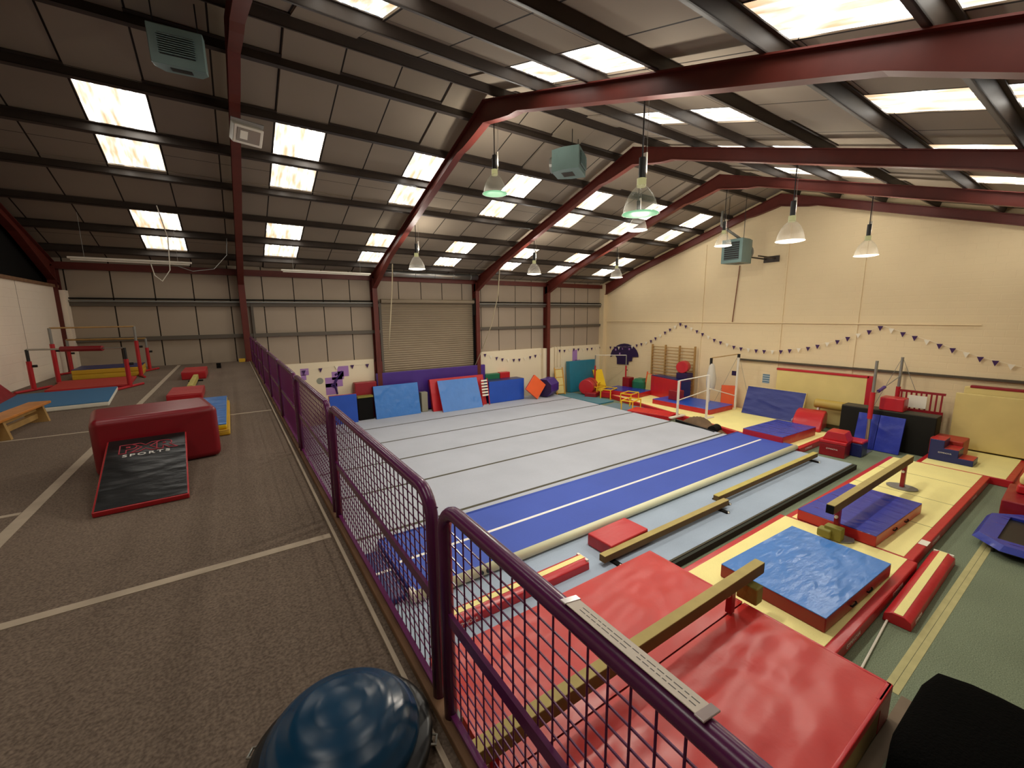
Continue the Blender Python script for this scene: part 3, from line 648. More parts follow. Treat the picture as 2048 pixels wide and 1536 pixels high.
block('foam_block', 'red foam block beside the green one behind blue block mat', (11.6, 18.12, F0), (.6, .3, 1.38), RED)
block('foam_block', 'red foam block stack behind the small blue square mat', (4.55, 18.08, F0), (.9, .35, 1.55), DRED)
t = thing('gap_shade', 'dark block for the shadow between the two left blue mats, with a pale shelf', 'shade block', (4.42, 17.75, F0))
link('shade_block', MB().box(-.3, .3, -.12, .12, 0, .95), DARK, t); link('shelf', MB().box(-.32, .32, -.16, .14, .95, 1.02), OLIVE, t)  # near-black block put in for the shadow between the mats
block('plastic_crate', 'grey plastic crate between light blue mat and red mat', (7.0, 17.7, F0), (.3, .3, .9), mk('grey plastic', '8e8a78', .6), cat='crate')
t = thing('slatted_frame', 'white slatted frame between the red mat and blue block', 'frame', (10.0, 17.15, F0), (R(-10), 0, 0))
for k in range(6): link('slat', MB().box(-.2, .16, 0, .03, .45+k*.14, .53+k*.14), WHITE, t)
for s in (-.2, .16): link('post', MB().box(s-.02, s+.02, 0, .03, 0, 1.3), RED, t)
# purple octagonal tumbler and the orange mat tipped on its corner before it
t = thing('octagon_tumbler', 'purple octagonal foam tumbler behind the tipped orange mat', 'foam tumbler', (13.35, 17.0, F0+.5), (0, 0, R(28)))
oc = [(.5*math.cos(R(22.5+45*k)), .5*math.sin(R(22.5+45*k))) for k in range(8)]
link('body', MB().prism(oc, 0, 1.0), PURP, t, bevel=.03); link('end_face', MB().prism([(a*.95, b_*.95) for a, b_ in oc], -.02, .01), DKPURP, t, bevel=.01)
t = thing('foam_mat', 'bright orange square mat tipped on its corner by the blue block', 'mat', (12.75, 16.9, F0+.635), (R(-6), R(40), R(-4)))
link('front_cover', MB().box(-.45, .45, -.06, .0, -.45, .45), ORANGE, t, bevel=.015); link('back_cover', MB().box(-.45, .45, 0, .06, -.45, .45), RED, t, bevel=.015)
def ladder(name, label, loc, rot, w_, h, m, rungs, panel=None, cat='ladder'):
    t = thing(name, label, cat, loc, rot)
    for s in (-1, 1): link('rail', MB().box(s*w_/2-.025, s*w_/2+.025, -.02, .02, 0, h), m, t)
    for k in range(rungs): z = .1+k*(h-.2)/max(1, rungs-1); link('rung', MB().cyl((-w_/2, 0, z), (w_/2, 0, z), .018, 8), m, t)
    if panel: link('panel', MB().box(-w_/2+.05, w_/2-.05, .0, .02, .12, h-.12), panel, t)
    return t
ladder('wooden_ladder', 'gold wooden ladder frame leaning on the low back wall', (14.95, 17.45, .02), (R(-14), 0, R(-12)), .5, 1.55, GOLD, 4, CREAM2)
# right-hand corner
t = stand('crash_mat', 'large teal crash mat standing in the back right corner', 15.9, 17.95, 17.75, 1.78, .3, 4, TEAL, TEAL, z=.02)
stand('incline_mat', 'yellow sloping slide mat with brown legs near corner', 16.9, 17.5, 16.5, 1.35, .12, 32, YEL, WOODK, z=.15, zrot=-18)
t = thing('padded_barrel', 'bright red padded barrel heap in front of the teal mat', 'foam roller', (16.35, 16.75, .4), (0, 0, R(30)))
link('barrel', MB().cyl((-.55, 0, .1), (.45, 0, .1), .42, 20), RED, t, bevel=.05); link('strap', MB().cyl((-.1, 0, .1), (-.04, 0, .1), .43, 20), DRED, t)
block('foam_block', 'low red foam wedge in front of the red barrel', (16.1, 16.2, .02), (.9, .6, .25), DRED, (0, 0, R(30)))
block('foam_block', 'second low red foam wedge beside the yellow hurdles', (16.75, 15.6, .02), (.8, .6, .3), RED, (0, 0, R(20)))
mat3('crash_mat', 'navy topped red mat behind the yellow hurdles', (17.35, 14.9, .205), (1.4, 2.1, .25), RED, DBLUE, (0, 0, R(8)))
def bars(label, p1, p2, ztop, base, mpost, mbar, r=.02, sleeve=None):
    t = thing('gym_bar', label, 'gymnastics bar', (p1[0], p1[1], base)); d = Vector((p2[0]-p1[0], p2[1]-p1[1], 0)); h = ztop-base; nrm = Vector((-d.y, d.x, 0)).normalized()
    for o_ in (Vector((0, 0, 0)), d):
        p = link('upright', MB().cyl(o_+Vector((0, 0, .02)), o_+Vector((0, 0, h*.72)), .045, 12), mpost, t, smooth=False)
        link('inner_post', MB().cyl(o_+Vector((0, 0, h*.72)), o_+Vector((0, 0, h)), .03, 12), sleeve or GREYM, t)
        link('knob', MB().cyl(o_+Vector((.05, 0, h*.6)), o_+Vector((.12, 0, h*.6)), .03, 8), BMET, p)
        link('foot', MB().cyl(o_-nrm*.45+Vector((0, 0, .03)), o_+nrm*.45+Vector((0, 0, .03)), .03, 8), mpost, t)
    link('bar', MB().cyl(Vector((0, 0, h)), d+Vector((0, 0, h)), r, 12), mbar, t)
    return t
v1 = AX(1191, 706, 17.0); v2 = AX(1253, 706, 18.3)
bars('small red and white children bar below purple arch board', (v1.x, v1.y), (v2.x, v2.y), 2.16, .05, RED, WPAINT)
block('octagon_block', 'green and dark octagonal foam block by the gable', (18.42, 14.9, .205), (.8, .7, .75), GREEN, (0, 0, R(10)), bevel=.16, seg=1, cat='foam block')
block('foam_block', 'dark red foam block left of the green block', (18.25, 15.6, .205), (.45, .45, .75), DRED)

# cream strip with red border along the gable
t = thing('landing_mat', 'long cream runway mat with red edge along the gable wall', 'mat', (0, 0, 0), group='cream landing mats with red borders')
link('border', MB().prism([(16.68, 16.2), (18.9, 16.2), (18.9, 6.97), (14.72, 6.97)], 0, .197, 'z'), RED, t, bevel=.015)
link('top_cover', MB().prism([(16.79, 16.1), (18.8, 16.1), (18.8, 7.1), (14.9, 7.1)], .19, .204, 'z'), CREAM, t)
text('logo', 'GYMNOVA', .13, TXTW, t, (15.13, 8.9, .1), (R(90), 0, R(-78.0)))
# yellow hurdles
def hurdle(label, x, y, rz, w_=.85, d_=.55, h=.5, z=.0):
    t = thing('mini_hurdle', label, 'hurdle', (x, y, z), (0, 0, R(rz)), group='yellow tube hurdles near the corner'); ym = mk('yellow plastic tube', 'e8bc2a', .4)
    for sx in (-1, 1):
        for sy in (-1, 1): link('leg', MB().cyl((sx*w_/2, sy*d_/2, 0), (sx*w_/2, sy*d_/2, h), .027, 8), ym, t)
    tp = [(-w_/2, -d_/2, h), (w_/2, -d_/2, h), (w_/2, d_/2, h), (-w_/2, d_/2, h), (-w_/2, -d_/2, h)]
    link('top_loop', MB().path(tp, .029, 8), ym, t)
    link('base_bar', MB().cyl((-w_/2, -d_/2, .03), (w_/2, -d_/2, .03), .02, 8), mk('orange plastic tube', 'e07a2a', .4), t)
p = AZ(1186, 790, .02); hurdle('leftmost yellow tube hurdle in front of the red wedge', p.x+.3, p.y, 10)
p = AZ(1212, 796, .02); hurdle('yellow tube hurdle beside the navy topped mat', p.x+.2, p.y, 20)
p = AZ(1256, 805, .02); hurdle('yellow tube hurdle standing before the cream runway', p.x+.1, p.y, 15)
p = AZ(1272, 822, .02); hurdle('nearest yellow tube hurdle at the sprung floor corner', p.x, p.y+.3, 15, z=0)
for i, (px, py, l) in enumerate(((1188, 772, 'upper yellow tube hurdle stacked left'), (1262, 785, 'lime yellow tube hurdle lying on the cream runway'))):
    p = AZ(px, py, .4 if i == 0 else .25); hurdle(l, p.x, p.y, 30, .8, .6, .2, z=.4 if i == 0 else .21)
mat3('thin_mat', 'thin teal floor mat left of the yellow hurdles', (15.35, 16.0, 0), (1.1, 3.0, .06), TEAL, mk('teal grey carpet', '55808c', .9), (0, 0, R(3)))
mat3('thin_mat', 'thin grey blue floor mat under the front hurdles', (15.3, 13.2, 0), (1.1, 1.8, .06), mk('grey vinyl', '63727a', .6), mk('grey blue carpet', '6b7f88', .9), (0, 0, R(12)))
# wall bars
t = thing('wall_bars', 'wooden wall bars in three bays on the cream gable', 'wall bars', (18.82, 13.2, .2))
for y in (14.5, 13.68, 12.85, 12.0): link('upright', MB().box(-.05, .05, y-13.2-.03, y-13.2+.03, 0, 2.63), WOOD, t)
for b_ in range(3):
    y0, y1 = (12.0+b_*.835-13.2, 12.0+(b_+1)*.835-13.2)
    for k in range(15):
        z = .3+k*.158
        link('rung', MB().cyl((-.02, y0, z), (-.02, y1, z), .022, 6), WOOD, t)
ladder('wooden_ladder', 'orange framed wooden box section against wall bars', (18.45, 14.35, .2), (0, R(-8), R(90)), .55, 1.15, ORANGE, 3, CREAM2, cat='box')
t = thing('foam_block', 'large red foam block with navy top below the wall bars', 'foam block', (18.15, 12.85, .2), (0, 0, R(-14)))
link('side_cover', MB().box(-.3, .3, -1.1, 1.1, 0, 1.05), RED, t, bevel=.03); link('top_cover', MB().box(-.29, .29, -1.09, 1.09, 1.045, 1.075), NAVY, t, bevel=.01); link('end_cover', MB().box(-.28, .28, -1.12, -1.09, .3, 1.04), NAVY, t)
t = thing('foam_roller', 'red foam cylinder perched in front of the wall bars', 'foam roller', (18.3, 12.15, 1.86)); c = Vector((0, 0, 0))
link('cylinder', MB().cyl((-.25, 0, 0), (.2, .15, 0), .29, 24), RED, t, bevel=.03); link('end_face', MB().cyl((.19, .15, 0), (.23, .165, 0), .28, 24), CREAM2, t)
block('foam_block', 'dark purple foam block supporting the red cylinder', (18.3, 12.15, 1.275), (.5, .6, .3), DKPURP)
mat3('crash_mat', 'blue topped red mat lying on the cream runway', (17.35, 11.1, .205), (1.8, 2.9, .22), RED, BLUE)
block('foam_block', 'short red foam box standing on the blue topped mat', (17.2, 11.8, .43), (.5, .5, .45), DRED)
mat3('folding_mat', 'wrinkled red folding mat at the sprung floor edge', (15.08, 11.5, 0), (.9, 1.9, .2), RED, vinyl('wrinkled red vinyl', 'cc2c2c', .36, .9, 6), (0, 0, R(14)))
# asymmetric bars
def post(px, pyb, zb, ztop, dark=False):
    p = AZ(px, pyb, zb); return p
t = thing('uneven_bars', 'white uneven bars set beside the cream runway', 'gymnastics bars', (15.6, 10.6, 0))
o0 = Vector((15.6, 10.6, 0)); A = AZ(1343, 757, 1.72); B = AZ(1406, 743, 2.0); C = AX(1423, 716, 17.9); D = AX(1478, 708, 18.4)
A0 = AZ(1354, 834, .2); B0 = AZ(1412, 838, .2); D0 = AX(1473, 813, 18.4)
m1 = WPAINT
for top, bt in ((A, A0), (B, B0)): link('upright', MB().cyl(bt-o0, Vector((bt.x, bt.y, top.z))-o0, .05, 12), m1, t)
link('upright', MB().cyl(Vector((D.x, D.y, .2))-o0, Vector((D.x, D.y, D.z-.12))-o0, .05, 12), m1, t); link('upright_cap', MB().cyl(Vector((D.x, D.y, D.z-.15))-o0, D-o0, .06, 12), BMET, t)
link('upright', MB().cyl(Vector((C.x, C.y, .2))-o0, Vector((C.x, C.y, C.z-.3))-o0, .04, 12), m1, t); link('upright_cap', MB().cyl(Vector((C.x, C.y, C.z-.35))-o0, C-o0, .06, 12), BMET, t)
link('low_bar', MB().cyl(Vector((A0.x, A0.y, A.z))-o0, Vector((B0.x, B0.y, B.z))-o0, .022, 10), m1, t); link('high_bar', MB().cyl(C-o0, D-o0, .022, 10), WOOD, t)
X1 = AX(1370, 778, 16.6)-o0
for a_ in (A0, B0): link('brace', MB().cyl(Vector((a_.x, a_.y, .9))-o0, Vector((17.4, 10.2 if a_ is A0 else 10.4, 1.15))-o0, .022, 8), m1, t)
link('brace', MB().cyl(Vector((17.4, 10.3, 1.15))-o0, Vector((D.x, D.y, .8))-o0, .02, 8), m1, t)
for a_ in (A0, B0): link('base', MB().box(a_.x-.45-15.6, a_.x+.45-15.6, a_.y-.08-10.6, a_.y+.08-10.6, .2, .25), WPAINT, t)
for e in ((18.9, 9.2, .25), (18.9, 10.9, .25)): link('stay_wire', MB().cyl(D-o0, Vector(e)-o0, .006, 5), GREYM, t)
one('dust_sheet', 'white sheet draped over the bar post in front of gable', 'sheet', MB().lathe([(.05, 1.15), (.12, 1.05), (.16, .8), (.22, .5), (.2, .2), (.17, .0)], 10), mk('white cloth', 'c9c4b8', .9, .1, bump=.5, bscale=6), (C.x, C.y-.05, 1.05), smooth=True)
t = stand('folding_mat', 'orange and red folded panel mat by the gable wall', 0, .55, 0, 1.0, .12, 10, ORANGE, RED, z=.2); t.location = (18.5, 10.05, .2); t.rotation_euler = (R(-8), 0, R(-60))
# brown cover heap at the floor edge
t = thing('cover_heap', 'brown tarpaulin bundle with dark open end at the floor edge', 'tarpaulin', (14.83, 9.0, 0), (0, 0, R(-11)))
m = MB(); nx, ny = 18, 10; vs = []
for i in range(nx+1):
    for j in range(ny+1):
        u, v = i/nx*2-1, j/ny*2-1; e = max(0, (1-u*u))*(1-v**4); vs.append((v*.31, u*1.0, 0.02+.44*e*(.8+.25*math.sin(5*u+2*v))+.03*math.sin(11*u+7*v)*e))
m.add(vs, [(i*(ny+1)+j, (i+1)*(ny+1)+j, (i+1)*(ny+1)+j+1, i*(ny+1)+j+1) for i in range(nx) for j in range(ny)])
link('cloth', m, BROWN, t, smooth=True); link('open_end', MB().cyl((-.28, -.75, .17), (.15, -.6, .17), .17, 16), DARK, t)
link('black_hem', MB().box(-.34, -.31, -.9, 1.0, .1, .2), BMET, t)
# blue mats and runway near the vault
mat3('crash_mat', 'thick royal blue mat with red edge beyond the air track end', (15.5, 6.52, .205), (2.25, 1.3, .3), RED, DBLUE, (0, 0, R(-2)))
landing('short cream runway section with red edge beside the air track end', 14.62, 17.4, 5.5, 6.9, [], group='cream landing mats with red borders', h=.2)
t = thing('vault_cover', 'rounded red padded cover with white lettering', 'vault', (17.55, 6.35, .2), (0, 0, R(-80)))
pr_ = [(-.55, 0), (-.5, .22), (-.3, .45), (0, .62), (.3, .66), (.5, .55), (.55, 0)]
link('padding', MB().prism(pr_, -.5, .4), RED, t, bevel=.06, seg=3)
text('lettering', 'GYMNOVA', .16, TXTW, t, (-.51, -.15, .3), (R(90), 0, R(-90)))
t = thing('vaulting_table', 'tan topped vaulting table with white legs behind red cover', 'vault', (18.3, 5.95, 0), (0, 0, R(-80)))
link('top_pad', MB().cyl((-.6, 0, 1.05), (.6, 0, 1.0), .17, 20), mk('tan leather', 'b49a4a', .5), t, bevel=.06)
for sx in (-.45, .45): link('leg', MB().cyl((sx, -.05, .95), (sx*1.1, -.3, 0), .035, 8), WPAINT, t); link('leg', MB().cyl((sx, .05, .95), (sx*1.1, .3, 0), .035, 8), WPAINT, t)
# big cream mats hung on the gable
t = thing('wall_mat', 'big pale yellow mat with red edge standing against the gable', 'mat', (18.78, 6.65, .2))
link('panel', MB().box(-.08, .08, -1.5, 1.52, 0, 1.92), CREAM2, t, bevel=.02); link('top_edge', MB().box(-.1, .1, -1.52, 1.54, 1.9, 1.98), RED, t, bevel=.01); link('side_edge', MB().box(-.1, .1, -1.62, -1.46, 0, 1.98), RED, t, bevel=.01)
t = thing('wall_mat', 'pale yellow folded mat with red top edge at right frame edge', 'mat', (18.68, 1.3, .25))
link('panel', MB().box(-.08, .08, -2.1, 1.48, .0, 1.9), CREAM2, t, bevel=.02); link('top_edge', MB().box(-.1, .1, -2.1, 1.36, 1.88, 1.95), DRED, t, bevel=.01)
link('panel', MB().prism([(-2.1, 0), (1.62, 0), (1.62, 1.7), (-2.1, 1.7)], -.2, -.12), CREAM2, t, bevel=.02)
t = stand('crash_mat', 'dark blue wrinkled mat leaning on the big yellow mat', 0, 1, 0, 1, .1, 0, DBLUE, CREAM2)
bpy.data.objects.remove(t.children[0]); bpy.data.objects.remove(t.children[0]); t.location = (17.95, 8.0, .2); t.rotation_euler = (0, R(20), 0)
link('side_cover', MB().box(0, .1, -1.12, 1.12, 0, 1.22), CREAM2, t, bevel=.015); link('front_cover', MB().box(-.012, .004, -1.1, 1.1, .01, 1.2), vinyl('dark blue wrinkled vinyl', '1d2a78', .46, .7, 1.6, (1, 1, 2.4)), t)
# red box stack
t = thing('foam_block', 'red box-shaped block with white print, beside the cream runway', 'foam block', (15.5, 4.88, 0), (0, 0, R(4)))
link('cover', MB().box(-.32, .32, -.33, .33, 0, .4), DRED, t, bevel=.02); link('lid', MB().box(-.34, .34, -.35, .35, .4, .5), RED, t, bevel=.02); text('logo', 'GYMNOVA', .06, TXTW, t, (-.325, 0, .24), (R(90), 0, R(-90)))
one('foam_block', 'red trapezoid block stacked on the red box', 'foam block', MB().prism([(-.33, 0), (.33, 0), (.22, .27), (-.22, .27)], -.28, .28), RED, (15.55, 4.85, .5), (0, 0, R(4)), bevel=.02)
block('foam_block', 'navy foam block with red top next to the red box', (16.0, 4.5, 0), (.5, .45, .42), NAVY); block('foam_pad', 'small red pad lying on the navy foam block', (16.0, 4.5, .42), (.5, .45, .08), RED)
# high bar rig near gable
t = thing('high_bar_rig', 'steel and red high bar posts with stay wires by the black mat', 'gymnastics bars', (16.56, 4.41, 0))
P2 = AX(1806, 712, 18.5)-Vector((16.56, 4.41, 0)); P2.z = 0
for o_ in (Vector((0, 0, 0)), P2):
    link('lower_post', MB().cyl(o_, o_+Vector((0, 0, 1.15)), .045, 12), CHROME, t); link('red_sleeve', MB().cyl(o_+Vector((0, 0, 1.1)), o_+Vector((0, 0, 1.95)), .065, 12), RED, t)
    link('inner_post', MB().cyl(o_+Vector((0, 0, 1.95)), o_+Vector((0, 0, 2.94)), .04, 12), CHROME, t); link('base', MB().box(o_.x-.3, o_.x+.3, o_.y-.1, o_.y+.1, 0, .02), CHROME, t)
link('cross_bar', MB().cyl(Vector((0, 0, 1.85)), P2+Vector((0, 0, 2.3)), .014, 8), CHROME, t); link('bar_pad', MB().cyl(P2*.2+Vector((0, 0, 1.94)), P2*.42+Vector((0, 0, 2.04)), .05, 10), PURP, t)
for e in ((18.6, 5.2, .2), (18.6, 3.2, .2)): link('stay_wire', MB().cyl(P2+Vector((0, 0, 2.94)), Vector(e)-Vector((16.56, 4.41, 0)), .007, 5), GREYM, t)
t = thing('crash_mat', 'huge black mat on edge behind the blue mat', 'mat', (17.72, 4.25, 0))
link('cover', MB().box(-.28, .28, -1.2, 1.2, 0, 1.25), BLK2, t, bevel=.03); link('top_edge', MB().box(-.27, .27, -1.19, 1.19, 1.245, 1.27), mk('grey black', '4a4436', .8), t)  # top edge coloured lighter than the cover
t = thing('crash_mat', 'royal blue folding mat leaning on the black mat', 'mat', (16.95, 4.3, .01), (0, R(14), 0))
link('panel', MB().box(0, .06, .03, .58, 0, 1.16), DBLUE, t, bevel=.01); link('panel', MB().box(0, .06, -.6, .02, 0, 1.16), DBLUE, t, bevel=.01)
block('foam_block', 'bright red block sitting on top of the black mat', (17.7, 4.15, 1.275), (.5, .6, .42), RED)
t = thing('slatted_frame', 'red and white barred frame leaning behind the black mat', 'frame', (18.3, 3.65, 1.0))
for k in range(9): link('bar', MB().box(-.02, .02, -.5+k*.12, -.46+k*.12, .3, .85), DRED, t)
link('rail', MB().box(-.03, .03, -.55, .55, .83, .9), DRED, t); link('rail', MB().box(-.03, .03, -.55, .55, .0, .3), DRED, t); link('white_card', MB().box(-.05, -.03, -.15, .3, .35, .75), WHITE, t)
# second landing mat, steps
landing('cream landing mat with red edge by the foam steps', 16.0, 18.55, 1.28, 4.05-.95, [], h=.2)
text('lettering', 'GYMNOVA', .14, TXTW, bpy.data.objects[-1] if False else [o for o in COL.objects if o.get('label') == 'cream landing mat with red edge by the foam steps'][0], (-1.278, .55, .1), (R(90), 0, R(-90)))
t = thing('foam_steps', 'navy foam steps with red treads on the cream mat', 'foam steps', (16.55, 2.52, .205))
st = [(-.45, 0), (.45, 0), (.45, .6), (.15, .6), (.15, .38), (-.15, .38), (-.15, .17), (-.45, .17)]
link('steps', MB().prism(st, 0, .6), NAVY, t, bevel=.012)
for y0, y1, z in ((.15, .45, .6), (-.15, .15, .38), (-.45, -.15, .17)): link('tread', MB().box(.01, .59, y0+.01, y1-.01, z, z+.008), RED, t)
text('logo', 'GYMNOVA', .055, TXTW, t, (-.014, .12, .25), (R(90), 0, R(-90)))
block('foam_block', 'red foam block behind the navy steps', (17.6, 2.75, .205), (.8, .7, .5), mk('red orange vinyl', 'a83426', .45))
# right edge cluster
one('foam_wedge', 'red foam ramp board at the right frame edge', 'foam wedge', MB().prism([(-1.5, 0), (1.5, 0), (1.5, .2), (-1.5, .02)], -.35, .35, 'y'), RED, (16.4, 1.02, .0), (0, 0, R(4)), bevel=.01)
block('foam_block', 'dark red foam block under the yellow roll at right', (14.25, .72, 0), (1.5, 1.0, .42), DRED, (0, 0, R(2)))
t = thing('foam_roller', 'yellow and red foam roll on the dark red block', 'foam roller', (14.7, .78, .425))
link('lower_cover', MB().box(-.5, .5, -.45, .3, 0, .2), RED, t, bevel=.05, seg=3); link('upper_cover', MB().box(-.48, .48, -.43, .28, .19, .42), CREAM2, t, bevel=.08, seg=3)
# trampette
t = thing('trampette', 'blue padded trampette on the green carpet at right', 'trampoline', (12.25, .3, 0))
def ring(ax, ay, ch): return [(-ax+ch, -ay), (ax-ch, -ay), (ax, -ay+ch), (ax, ay-ch), (ax-ch, ay), (-ax+ch, ay), (-ax, ay-ch), (-ax, -ay+ch)]
o_, i_ = ring(1.1, 1.0, .4), ring(.72, .68, .02); m = MB(); vs = [(x, y, .16) for x, y in o_]+[(x, y, .26) for x, y in [(p[0]*.93, p[1]*.93) for p in o_]]+[(x, y, .25) for x, y in i_]+[(x, y, .16) for x, y in i_]
m.add(vs, [(8*r_+k, 8*r_+(k+1) % 8, 8*r_+8+(k+1) % 8, 8*r_+8+k) for r_ in range(3) for k in range(8)])
link('frame_pad', m, DBLUE, t); link('bed', MB().box(-.72, .72, -.68, .68, .19, .2), BMET, t)
fr = MB()
for k in range(8): a, b_ = o_[k], o_[(k+1) % 8]; fr.cyl((a[0]*.95, a[1]*.95, .15), (b_[0]*.95, b_[1]*.95, .15), .025, 8)
link('frame', fr, BMET, t)
for s in ((-.8, -.7), (.8, -.7), (.8, .7), (-.8, .7)): link('leg', MB().cyl((s[0], s[1], 0), (s[0], s[1], .15), .025, 8), BMET, t)

# ------------------------------------------------------------------ raised floor things
t = thing('foam_block', 'large dark maroon foam vault block on the upper floor', 'foam block', (-.80, 6.13, MZ), (0, 0, R(10)))
link('cover', MB().box(-.53, .53, -.4, .42, 0, .6), MAROON, t, bevel=.07, seg=4)
ang = math.atan2(.33, 1.10)
t = thing('incline_mat', 'black mat with red edges propped against the maroon block', 'mat', (-.76, 4.55, MZ+.0), (ang, 0, R(3)))
link('side_cover', MB().box(-.315, .315, 0, 1.15, .0, .05), RED, t, bevel=.008); link('top_cover', MB().box(-.30, .305, .012, 1.14, .045, .056), BLACK, t, bevel=.003, seg=1)
text('lettering', 'PXR', .2, TXTP, t, (0, .93, .057), (0, 0, 0), sx=1.15, bold=.012, outline=.0045); text('lettering', 'SPORTS', .062, TXTW, t, (0, .81, .057), (0, 0, 0), sx=1.35, spacing=1.35, bold=.001)
mat3('folding_mat', 'lower yellow edged mat of the pair behind the maroon block', (-.46, 8.05, MZ), (.66, 2.5, .075), YEL2, YEL2, group='yellow edged mats on the upper floor')
mat3('folding_mat', 'blue topped upper mat of the pair behind the maroon block', (-.47, 8.1, MZ+.08), (.62, 2.5, .075), YEL, LBLUE, group='yellow edged mats on the upper floor')
mat3('foam_pad', 'glossy red pad on the upper floor behind the maroon block', (-.85, 10.7, MZ), (.56, 1.15, .14), RED, RED)
mat3('foam_pad', 'farther red pad on the upper floor at the beam end', (-.9, 14.35, MZ), (.52, 1.3, .2), RED, RED)
t = thing('floor_beam', 'short pale floor beam between the two red pads', 'balance beam', (-.84, 12.35, MZ)); link('beam_body', MB().box(-.05, .05, -1.0, 1.15, .03, .15), SUEDE2, t, bevel=.006)
for yy in (-.8, .9): link('foot', MB().box(-.15, .15, yy-.04, yy+.04, 0, .03), DARK, t)
block('small_box', 'tiny dark box standing alone near the back wall', (-.4, 16.3, MZ), (.12, .12, .16), DARK, bevel=.005, cat='box')
block('small_box', 'small yellow box at the foot of the red column', (.27, 18.05, MZ), (.2, .12, .12), YEL2, bevel=.01, cat='box')
one('floor_tape', 'long pale tape line running down the upper floor', 'tape', MB().box(-.045, .045, -9.6, 9.6, 0, .003), TAPE, (-1.55, 8.6, MZ))
one('floor_tape', 'thin pale tape line across the upper floor behind maroon block', 'tape', MB().box(-2.35, 2.35, -.025, .025, 0, .003), TAPE, (-1.88, 8.22, MZ), (0, 0, R(1)))
one('floor_tape', 'broad pale tape line across the near upper floor', 'tape', MB().box(-2.35, 2.35, -.035, .035, 0, .0035), TAPE, (-1.88, 3.14, MZ))
one('floor_tape', 'short pale tape line at left edge joining the long one', 'tape', MB().box(-1.3, 1.3, -.03, .03, 0, .003), TAPE, (-2.9, 5.0, MZ))
bars('nearest red bar set on the upper floor, with padded bar', (-3.8, 13.75), (-2.06, 13.0), 3.78, MZ, RED, CHROME, sleeve=BMET)
one('bar_pad', 'dark red foam sleeve wrapped around the nearest bar', 'pad', MB().cyl((-3.2, 13.49, 3.78), (-2.45, 13.17, 3.78), .06, 14), DRED, bevel=.01)
bars('tallest bar set on the upper floor with grey posts', (-3.66, 14.85), (-2.16, 15.3), 4.23, MZ, RED, WOOD)
bars('farthest red bar set on the upper floor by the back wall', (-4.0, 17.5), (-2.15, 16.8), 3.84, MZ, RED, WOOD, .028)
mat3('folding_mat', 'blue topped cream edged mat under the upper floor bars', (-2.85, 11.5, MZ), (1.5, 2.2, .09), WHITE, mk('blue mat carpet', '356a94', .7), (0, 0, R(6)))
mat3('thin_mat', 'flat red mat between blue mat and yellow stack', (-2.85, 14.05, MZ), (1.4, 1.8, .06), RED, mk('red mat carpet', 'b03428', .7), (0, 0, R(4)))
for k in range(2): mat3('folding_mat', ['lower', 'upper'][k]+' yellow edged mat of the stack by the bars', (-2.9, 16.15, MZ+k*.135), (1.4, 1.25, .13), YEL2, YEL2 if k == 0 else NAVY, (0, 0, R(3)), group='yellow edged mats on the upper floor')
t = thing('gym_bench', 'orange wooden gym bench at the left edge of the picture', 'bench', (-2.72, 8.3, MZ), (0, 0, R(-3)))
link('seat', MB().box(-.13, .13, -1.4, 1.4, .26, .30), WOODO, t, bevel=.008); link('under_beam', MB().box(-.025, .025, -1.3, 1.3, .06, .14), WOOD, t)
link('stretcher', MB().box(-.02, .02, -1.3, 1.3, .18, .26), WOOD, t)
for yy in (-1.1, 0, 1.2): link('leg', MB().prism([(-.14, 0), (.14, 0), (.09, .26), (-.09, .26)], yy-.03, yy+.03, 'y'), WOOD, t)
one('foam_wedge', 'dark red foam wedge leaning on the left wall', 'foam wedge', MB().prism([(0, 0), (.55, 0), (.42, .12), (.06, .62), (0, .62)], -.65, .65, 'y'), DRED, (XL+.02, 11.9, MZ), bevel=.02)
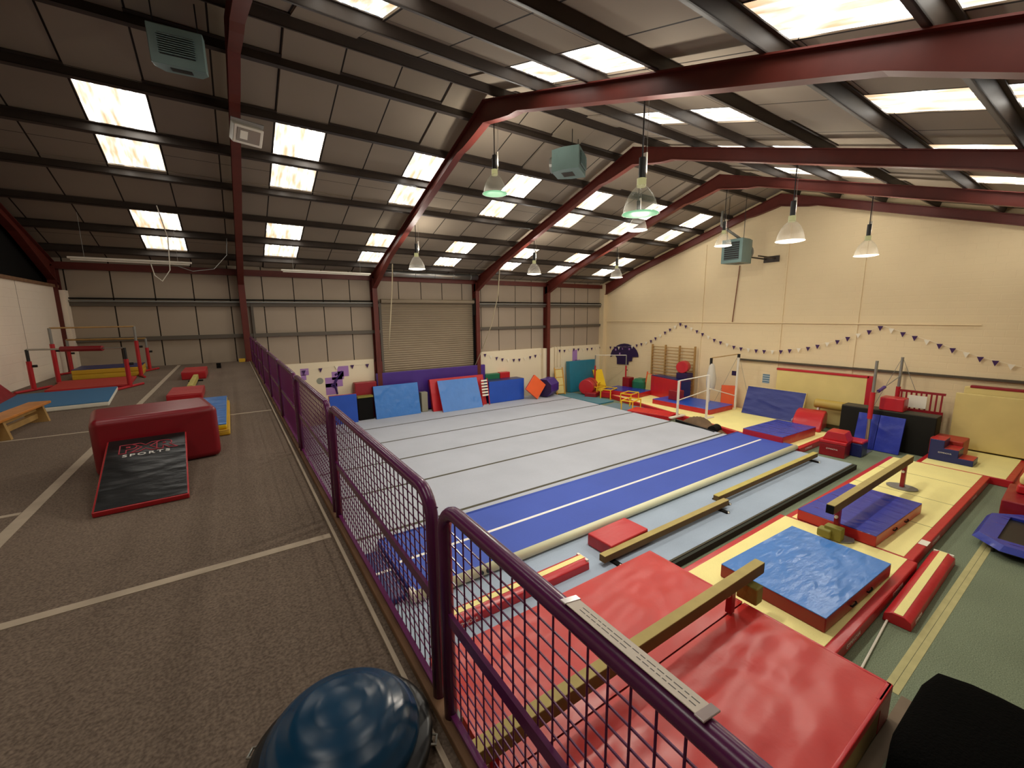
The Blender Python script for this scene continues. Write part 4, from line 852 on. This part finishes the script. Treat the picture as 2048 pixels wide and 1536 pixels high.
# balance dome
t = thing('balance_dome', 'blue half-ball balance trainer on black platform beside the fence', 'exercise ball', (.2, 1.43, MZ), (R(0), 0, R(-30)))
link('platform', MB().lathe([(.001, .0), (.28, .0), (.315, .02), (.32, .05), (.30, .062), (.001, .064)], 40), BMET, t, smooth=True)
dm = mk('deep blue rubber dome', '0b3d5c', .27, .45)
pf = [(.262, .06), (.272, .075)]
for k in range(1, 19):
    th = math.pi/2*k/18; rr = .272*math.cos(th); zz = .075+.15*math.sin(th); gv = .0035 if k in (4, 9, 13) else 0
    pf.append((max(.001, rr-gv), zz-gv))
link('dome', MB().lathe(pf, 48), dm, t, smooth=True)
for s in (-1, 1): link('handle', MB().path([(s*.31, -.02, .045), (s*.335, -.018, .04), (s*.335, .018, .04), (s*.31, .02, .045)], .005, 8), CHROME, t)
# unidentified dark soft shape at lower right, modelled as a bag
t = thing('soft_dark_shape', 'unidentified black shape at the lower right corner, modelled as a bag', 'unidentified object', (5.5, .16, 0))
m = MB(); nu, nv = 24, 12; vs = []
for i in range(nv+1):
    ph = math.pi*i/nv
    for j in range(nu):
        th = 2*math.pi*j/nu; sx = 1+.05*math.sin(3*th+1); r_ = max(0, math.sin(ph))**.35
        cc, ss = math.cos(th), math.sin(th); k_ = 1/(abs(cc)**9+abs(ss)**9)**(1/9); vs.append((.85*sx*r_*cc*k_, .68*r_*ss*k_, .26+.26*math.copysign(abs(math.cos(ph))**.6, math.cos(ph))))
m.add(vs, [(i*nu+j, i*nu+(j+1) % nu, (i+1)*nu+(j+1) % nu, (i+1)*nu+j) for i in range(nv) for j in range(nu)])
link('shape_body', m, mk('black fleece', '060605', .95, .05, bump=.6, bscale=40), t, smooth=True)

# ------------------------------------------------------------------ world and colour
wd = bpy.data.worlds.new('World'); sc.world = wd; wd.use_nodes = True
wd.node_tree.nodes['Background'].inputs[0].default_value = (.9, .95, 1, 1); wd.node_tree.nodes['Background'].inputs[1].default_value = 1.0
sc.view_settings.view_transform = 'Standard'; sc.view_settings.look = 'None'; sc.view_settings.gamma = 1; sc.view_settings.use_curve_mapping = False
sc.view_settings.exposure = 0.0
sc.cycles.use_denoising = True; sc.cycles.max_bounces = 8; sc.cycles.diffuse_bounces = 5; sc.cycles.glossy_bounces = 3; sc.cycles.transparent_max_bounces = 12
sc.cycles.sample_clamp_indirect = 6; sc.cycles.caustics_reflective = False; sc.cycles.caustics_refractive = False
